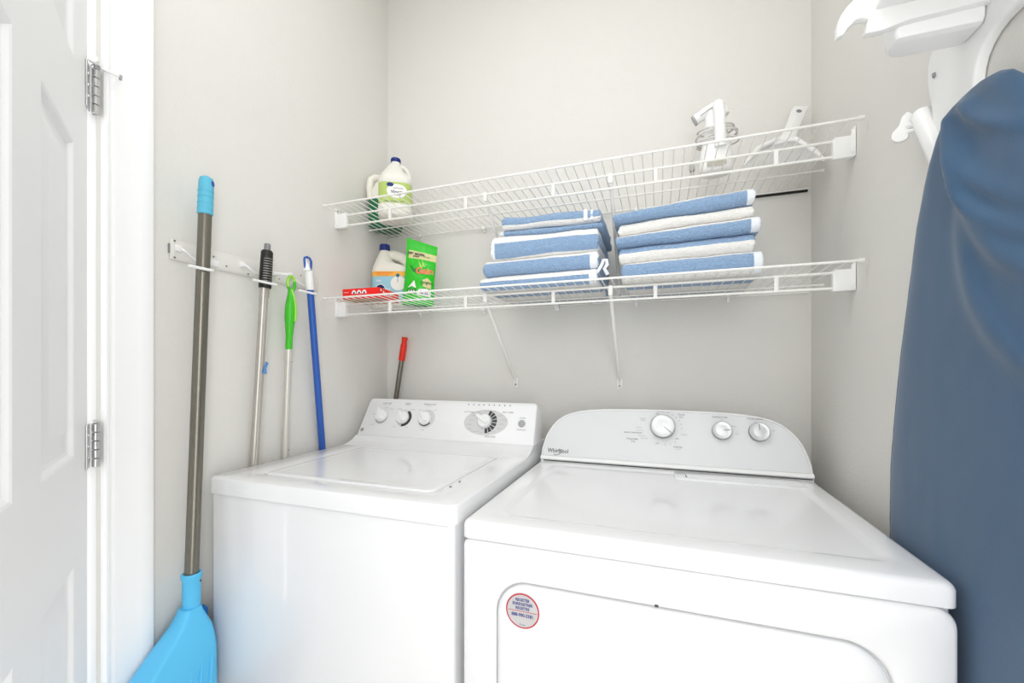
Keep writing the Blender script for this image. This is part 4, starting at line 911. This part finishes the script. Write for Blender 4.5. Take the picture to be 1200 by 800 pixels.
# red carton
t = thing('red_carton', 'flat red carton with three white domes, at the left end of the lower shelf', 'box', (0.0720, -0.3480, ZL + 0.0006), math.radians(3))
m = MB(); m.box(0, 0.140, 0, 0.125, 0, 0.034, 0.0012); obj('carton', m, M['redbox'], t)
m = MB(); m.add([(0.004, 0.004, -0.0003), (0.136, 0.004, -0.0003), (0.136, 0.121, -0.0003), (0.004, 0.121, -0.0003)], [[0, 1, 2, 3]]); obj('underside', m, M['kraft'], t)
BT = frame((0, 0, 0), (1, 0, 0), (0, 0, 1)); m = MB()
for x in (0.046, 0.066, 0.086):
    disc(m, x, 0.020, 0.0080, 0.0004, BT, 0, 16, a0=0, a1=PI, rin=0.0); m.add([(x - 0.0105, 0.0165, 0.0004), (x + 0.0105, 0.0165, 0.0004), (x + 0.008, 0.020, 0.0004), (x - 0.008, 0.020, 0.0004)], [[0, 1, 2, 3]], 0, BT)
    disc(m, x, 0.0195, 0.0034, 0.0006, BT, 1, 14)
text_mb(m, 'softener', 0.016, 0.022, 0.0060, BT, h=0.0005, mi=0)
BS = frame((0.140, 0, 0), (0, 1, 0), (0, 0, 1)); text_mb(m, 'Bounce', 0.050, 0.020, 0.017, BS, h=0.0005, mi=0, bold=0.0003); disc(m, 0.014, 0.027, 0.004, 0.0005, BS, 0, 12)
obj('printed_artwork', m, [M['lab_white'], M['cap']], t, smooth=0)['kind'] = 'stuff'

# ------------------------------------------------------------------ garment steamer
t = thing('garment_steamer', 'white handheld garment steamer wrapped in its cord on the upper shelf', 'steamer', (1.232, -0.192, ZU), math.radians(-8)); t.scale = (0.97, 0.97, 0.96)
m = MB()
m.loft([sq(0.076, 0.060, 0.0, 0.028), sq(0.086, 0.070, 0.004, 0.032), sq(0.090, 0.074, 0.014, 0.034), sq(0.088, 0.074, 0.045, 0.034), sq(0.078, 0.068, 0.080, 0.032), sq(0.066, 0.058, 0.110, 0.028), sq(0.056, 0.050, 0.138, 0.024, ox=-0.002), sq(0.050, 0.044, 0.165, 0.021, ox=-0.005), sq(0.040, 0.040, 0.180, 0.019, ox=-0.006)])
obj('water_tank', m, M['plastic'], t, smooth=60)
m = MB()
hp = [((0.026, 0, 0.166), 0.014, 0), ((0.020, 0, 0.178), 0.022, 0), ((0.008, 0, 0.187), 0.027, 0), ((-0.008, 0, 0.190), 0.026, 0), ((-0.026, 0, 0.186), 0.0225, 0), ((-0.044, 0, 0.178), 0.020, 0), ((-0.056, 0, 0.172), 0.0205, 0)]
m.tube([h_[0] for h_ in hp], [h_[1] * 0.80 for h_ in hp], 20, flat=0.9); hd = obj('steam_head', m, M['plastic'], t, smooth=60)
m = MB(); m.tube([(-0.0555, 0, 0.1722), (-0.0600, 0, 0.1700)], [0.0175, 0.0165], 20, flat=0.9); obj('steam_plate', m, M['btn'], hd)
m = MB(); m.tube([(-0.040, -0.021, 0.170), (-0.022, -0.0235, 0.178), (-0.004, -0.0215, 0.188), (0.006, -0.0175, 0.192)], 0.0010, 6); obj('trim_line', m, M['knob_rim'], hd)
m = MB(); m.box(-0.003, 0.009, -0.0195, -0.0160, 0.1900, 0.1945, 0.001); obj('power_light', m, M['red'], hd)
m = MB(); m.tube([(0.006, -0.020, 0.190), (0.008, -0.038, 0.176), (0.010, -0.044, 0.150), (0.011, -0.045, 0.120), (0.012, -0.044, 0.090), (0.012, -0.036, 0.062)], [0.014, 0.0155, 0.0150, 0.0145, 0.0150, 0.016], 18); obj('handle', m, M['plastic'], t, smooth=60)
m = MB()
for k, (zc, rx, tilt_) in enumerate(((0.118, 0.050, 0.18), (0.126, 0.047, -0.12), (0.108, 0.054, 0.05), (0.101, 0.053, -0.2), (0.092, 0.055, 0.12))):
    m.tube([(rx * math.cos(a) + 0.002 * k - 0.004, rx * 0.82 * math.sin(a) - 0.0, zc + tilt_ * 0.06 * math.cos(a + k)) for a in [2 * PI * q / 26 for q in range(27)]], 0.0026, 8, caps=True)
m.tube([(-0.053, -0.010, 0.100), (-0.064, -0.014, 0.085), (-0.066, -0.016, 0.060), (-0.064, -0.018, 0.040)], 0.0026, 8)
M['cord'] = mat('pale_grey_cord', srgb(212, 210, 206), 0.45)
cd = obj('power_cord', m, M['cord'], t, smooth=60)
m = MB(); m.tube([(-0.064, -0.018, 0.044), (-0.0635, -0.018, 0.036), (-0.0625, -0.019, 0.020), (-0.062, -0.019, 0.014)], [0.0040, 0.0065, 0.0080, 0.0075], 12); plg = obj('plug', m, M['btn'], cd)
m = MB(); m.box(-0.0665, -0.0650, -0.022, -0.016, 0.002, 0.014, 0.0003); m.box(-0.0590, -0.0575, -0.022, -0.016, 0.002, 0.014, 0.0003); obj('plug_prongs', m, M['screw'], plg)
ST2 = frame((0, -0.0373, 0), (1, 0, 0), (0, 0, 1)); m = MB()
slabsticker(m, rrect(-0.022, -0.006, 0.008, 0.024, 0.001, 2), ST2, 0.0006); slabsticker(m, rrect(-0.004, 0.020, 0.006, 0.024, 0.001, 2), ST2, 0.0006); slabsticker(m, rrect(0.022, 0.028, 0.008, 0.022, 0.001, 2), ST2, 0.0006)
obj('rating_label', m, M['grey_tag'], t, smooth=0)
# ------------------------------------------------------------------ white dustpan on the upper shelf
t = thing('white_dustpan', 'plain white dustpan with its handle up in the corner of the upper shelf', 'dustpan', (1.400, -0.120, ZU))
m = MB()
def pan(x, y, z): return Vector((x, y, z))
bl = [(-0.105, -0.090, 0.003), (0.090, -0.060, 0.003), (0.098, 0.030, 0.060), (0.052, 0.046, 0.115), (0.010, 0.040, 0.118), (-0.050, 0.000, 0.080)]
cen = (0.0, -0.010, 0.060)
bm_ = bmesh.new(); vv = [bm_.verts.new(p) for p in bl]; bm_.faces.new(vv); r = bmesh.ops.solidify(bm_, geom=bm_.faces[:], thickness=0.003); m.bm(bm_)
pn = obj('pan', m, M['plastic'], t, smooth=30)
m = MB(); m.tube([bl[0], Vector(bl[5]) + Vector((0, 0, 0.006)), Vector(bl[4]) + Vector((0, 0, 0.006))], [0.004, 0.008, 0.007], 10); m.tube([bl[1], Vector(bl[2]) + Vector((0, 0, 0.006)), Vector(bl[3]) + Vector((0, 0, 0.006))], [0.004, 0.008, 0.007], 10); m.tube([bl[4], bl[3]], 0.007, 10)
obj('side_wall', m, M['plastic'], pn)
HT = frame((0.030, 0.044, 0.112), (0.93, 0.30, -0.16), (0.36, 0.30, 0.92))
m = MB(); m.prism([(-0.034, -0.020), (0.034, -0.020), (0.020, 0.022), (0.018, 0.060), (0.021, 0.118), (0.026, 0.136), (-0.016, 0.128), (-0.020, 0.120), (-0.018, 0.060), (-0.020, 0.022)], -0.004, 0.004, T=HT, bev=0.0015)
hh = obj('handle', m, M['plastic'], t)
m = MB(); m.prism([(0.008 * math.cos(a), 0.112 + 0.0055 * math.sin(a)) for a in [2 * PI * k / 16 for k in range(16)]], 0.0036, 0.0046, T=HT); obj('hanging_hole', m, M['print'], hh)
# ------------------------------------------------------------------ thin black strip at the back of the upper shelf
m = MB(); m.box(1.285, 1.505, -0.0045, -0.0008, 1.7380, 1.7455, 0.0008)
tag(obj('black_strip', m, M['black']), 'thin black strip along the back wall under the right end of the upper shelf', 'strip')

# ------------------------------------------------------------------ ironing board against the right wall
t = thing('ironing_board', 'tall ironing board in a blue cover standing between the dryer and wall', 'ironing board')
YC = -0.748; ZT = 1.5810; ZB = 0.20
prof_w = [(0, 0.0), (0.0010, 0.028), (0.0050, 0.045), (0.0150, 0.062), (0.0350, 0.0815), (0.0600, 0.0990), (0.0876, 0.1130), (0.1490, 0.1365), (0.2580, 0.1615), (0.3600, 0.1855), (0.4520, 0.2024), (0.5480, 0.2171), (0.643, 0.2205), (0.9, 0.222), (1.20, 0.220), (1.30, 0.206), (1.345, 0.175), (1.362, 0.13), (1.367, 0.0)]
def wid_at(d):
    for i in range(len(prof_w) - 1):
        a, c = prof_w[i], prof_w[i + 1]
        if a[0] <= d <= c[0]: return a[1] + (c[1] - a[1]) * (d - a[0]) / max(c[0] - a[0], 1e-9)
    return 0
ds = []
for i in range(len(prof_w) - 1):
    a, c = prof_w[i][0], prof_w[i + 1][0]; k = max(1, int((c - a) / 0.006))
    if i < 4: k = max(k, 5)
    for j in range(k): ds.append(a + (c - a) * j / k)
ds.append(prof_w[-1][0]); ds[0] = 0.0001; ds[-1] = 1.3665
NS = 72
def fold(y, z):
    """cover relief: long gathers that sweep down from the near side of the nose"""
    h = 0.0
    d = ZT - z; s = (YC - y)          # s > 0 : towards the room
    for (s0, d0, ax, wd, amp, ln) in ((0.005, 0.10, -1.5, 0.012, 0.0060, 0.10), (0.02, 0.155, -1.3, 0.010, 0.0050, 0.11), (0.03, 0.05, -1.0, 0.010, 0.0050, 0.08), (0.05, 0.215, -1.2, 0.016, 0.0045, 0.14), (0.035, 0.30, -1.6, 0.02, 0.0035, 0.16)):
        u = (s - s0); v = (d - d0)
        L = math.hypot(1, ax); al = (u * -ax * -1 + v * 1 * 1) / L if False else (u + v * (-ax)) / L; ac = (u * (-ax) - v) / L
        ac -= 2.2 * al * al
        h += 2.3 * amp * math.exp(-(ac / wd) ** 2) * math.exp(-(al / ln) ** 2)
    h += 0.0016 * noise.noise(Vector((y * 7, z * 5, 0.3))) + 0.0006 * noise.noise(Vector((y * 30, z * 22, 1.3)))
    return h
m = MB(); rows = []
for d in ds:
    wv = wid_at(d); wv = max(wv, 0.008); z = ZT - d; ring = []
    edge = 0.0014 * noise.noise(Vector((0, z * 55, 4))) if 0.2 < d < 1.2 else 0
    for k in range(NS + 1):
        s = -1 + 2 * k / NS; s = math.copysign(abs(s) ** 0.85, s)
        y = YC + s * (wv + edge)
        dome = 0.013 * (1 - abs(s) ** 7) * min(1, (d + 0.006) / 0.03) ** 0.5
        ring.append((1.4845 - dome - fold(y, z) * (1 - abs(s) ** 6) * min(1, d / 0.02), y, z))
    for k in range(NS, -1, -6):
        s = -1 + 2 * k / NS; s = math.copysign(abs(s) ** 0.85, s); y = YC + s * (wv + edge)
        ring.append((1.4855 + 0.010 * (1 - abs(s) ** 4), y, z))
    rows.append(ring)
m.loft(rows); obj('fabric_cover', m, M['cover'], t, smooth=80)
m = MB()   # piped hem around the visible edge
hp = []
for d in ds[::3]:
    if d > 1.3: break
    hp.append((1.4868, YC + wid_at(d) + 0.0006 + 0.0012 * noise.noise(Vector((0, d * 60, 9))), ZT - d))
m.tube(hp[1:], 0.0030, 8); obj('piped_hem', m, M['cover'], t, smooth=80)
m = MB()   # folded steel legs behind the board, feet on the floor
for y in (-0.70, -0.88):
    m.tube([(1.503, y, 1.25), (1.503, y + (0.03 if y > -0.8 else -0.03), 0.02)], 0.0075, 12)
m.tube([(1.503, -0.665, 0.0075), (1.503, -0.915, 0.0075)], 0.0075, 12)
obj('folded_legs', m, M['plastic'], t)

# ------------------------------------------------------------------ wall hanger with iron rest, right wall
t = thing('iron_holder', 'white plastic iron and board holder screwed to the right wall, above the board', 'holder')
WT2 = frame((W - 0.001, 0, 0), (0, -1, 0), (0, 0, 1))    # local x = -Y, local y = Z, local z = towards the room (-X)
pl2 = [(0.622, 1.86), (0.622, 1.7226), (0.613, 1.712), (0.6085, 1.700), (0.6085, 1.675), (0.6125, 1.652), (0.6175, 1.636), (0.624, 1.60), (0.632, 1.52), (0.70, 1.50), (0.7140, 1.585), (0.7155, 1.608), (0.7180, 1.622), (0.7235, 1.635), (0.7330, 1.6453), (0.7460, 1.6525), (0.7600, 1.6558), (0.7800, 1.6560), (0.8010, 1.6530), (0.86, 1.6450), (0.98, 1.6480), (1.02, 1.68), (1.02, 1.86)]
m = MB(); m.prism(pl2, 0, 0.0145, T=WT2, bev=0.0035, seg=3); obj('wall_plate', m, M['plastic'], t, smooth=40)
m = MB(); m.tube([(1.4985, -0.630, 1.672), (1.4985, -0.6285, 1.678)], 0.0028, 10); obj('screw', m, M['print'], t)
m = MB(); m.prism([(0.655, 1.845), (0.655, 1.735), (0.668, 1.705), (0.700, 1.690), (0.735, 1.700), (0.750, 1.725), (0.790, 1.735), (0.93, 1.735), (0.95, 1.75), (0.95, 1.845)], 0.0145, 0.020, T=WT2, bev=0.002); obj('raised_boss', m, M['plastic'], t)
# iron rest: front cheek with two prongs, floor of the tray, back cheek
CT = frame((0, -0.748, 0), (1, 0, 0), (0, 0, 1))
cheek = [(1.499, 1.6935), (1.409, 1.6905), (1.3985, 1.6880), (1.3800, 1.6842), (1.3604, 1.6850), (1.3640, 1.7050), (1.3560, 1.7085), (1.3491, 1.7073), (1.3400, 1.6990), (1.3340, 1.6900), (1.3271, 1.6885), (1.3272, 1.7050), (1.3315, 1.7190), (1.3397, 1.7310), (1.3470, 1.7370), (1.3583, 1.7440), (1.3640, 1.7600), (1.375, 1.800), (1.40, 1.83), (1.499, 1.84)]
m = MB(); m.prism(cheek, -0.006, 0.006, T=CT, bev=0.0015); rest = obj('iron_rest_cheek', m, M['plastic'], t, smooth=35)
m = MB(); m.prism([(x, y) for x, y in cheek], -0.006, 0.006, T=frame((0, -0.93, 0), (1, 0, 0), (0, 0, 1)), bev=0.0015); obj('iron_rest_cheek', m, M['plastic'], t, smooth=35)
m = MB(); m.box(1.372, 1.498, -0.93, -0.748, 1.7150, 1.7210, 0.002); obj('iron_rest_floor', m, M['plastic'], t)
m = MB(); tr = [(x, y) for x, y in rrect(1.3985, 1.500, -0.752, -0.672, [0.006, 0.006, 0.028, 0.006], 6)]
m.loft([[(x, y, z) for x, y in tr] for z in (1.700, 1.672)][::-1]); 
trayo = MB()
def rr_(i): return rrect(1.3985 + i, 1.499 - i * 0.2, -0.745 + i, -0.690 - i, [0.006, 0.006, 0.026, 0.006], 6)
trayo.loft([[(x, y, 1.715) for x, y in rr_(0)], [(x, y, 1.682) for x, y in rr_(0.001)], [(x, y, 1.676) for x, y in rr_(0.004)], [(x, y, 1.674) for x, y in rr_(0.010)]])
obj('lower_tray', trayo, M['plastic'], t, smooth=40)
# slanted arm with lever tip that hooks the board
m = MB(); a = Vector((1.4995, -0.591, 1.636)); c = Vector((1.4995, -0.659, 1.506))
m.tube([a, a.lerp(c, 0.03), a.lerp(c, 0.5), c], [0.0110, 0.0148, 0.0148, 0.0148], 22); arm = obj('hook_arm', m, M['plastic'], t, smooth=40)
m = MB(); LTf = frame((1.484, -0.578, 1.619), (0.90, -0.42, 0), (0.0, 0.0, 1.0))
lev = [(-0.0050 + 0.0130 * math.cos(a_), -0.008 + 0.0130 * math.sin(a_)) for a_ in [math.radians(130 + 20 * k) for k in range(10)]] + [(0.0085, 0.004), (0.0085, 0.022), (0.003, 0.028), (-0.004, 0.022), (-0.008, 0.008)]
m.prism(lev, -0.004, 0.004, T=LTf, bev=0.0015); obj('lever_tip', m, M['plastic'], arm, smooth=40)
m = MB(); m.tube([(1.487, -0.580, 1.622), (1.497, -0.605, 1.616)], 0.0055, 12); m.tube([(1.487, -0.580, 1.612), (1.497, -0.610, 1.604)], 0.004, 12); obj('lever_neck', m, M['plastic'], arm)
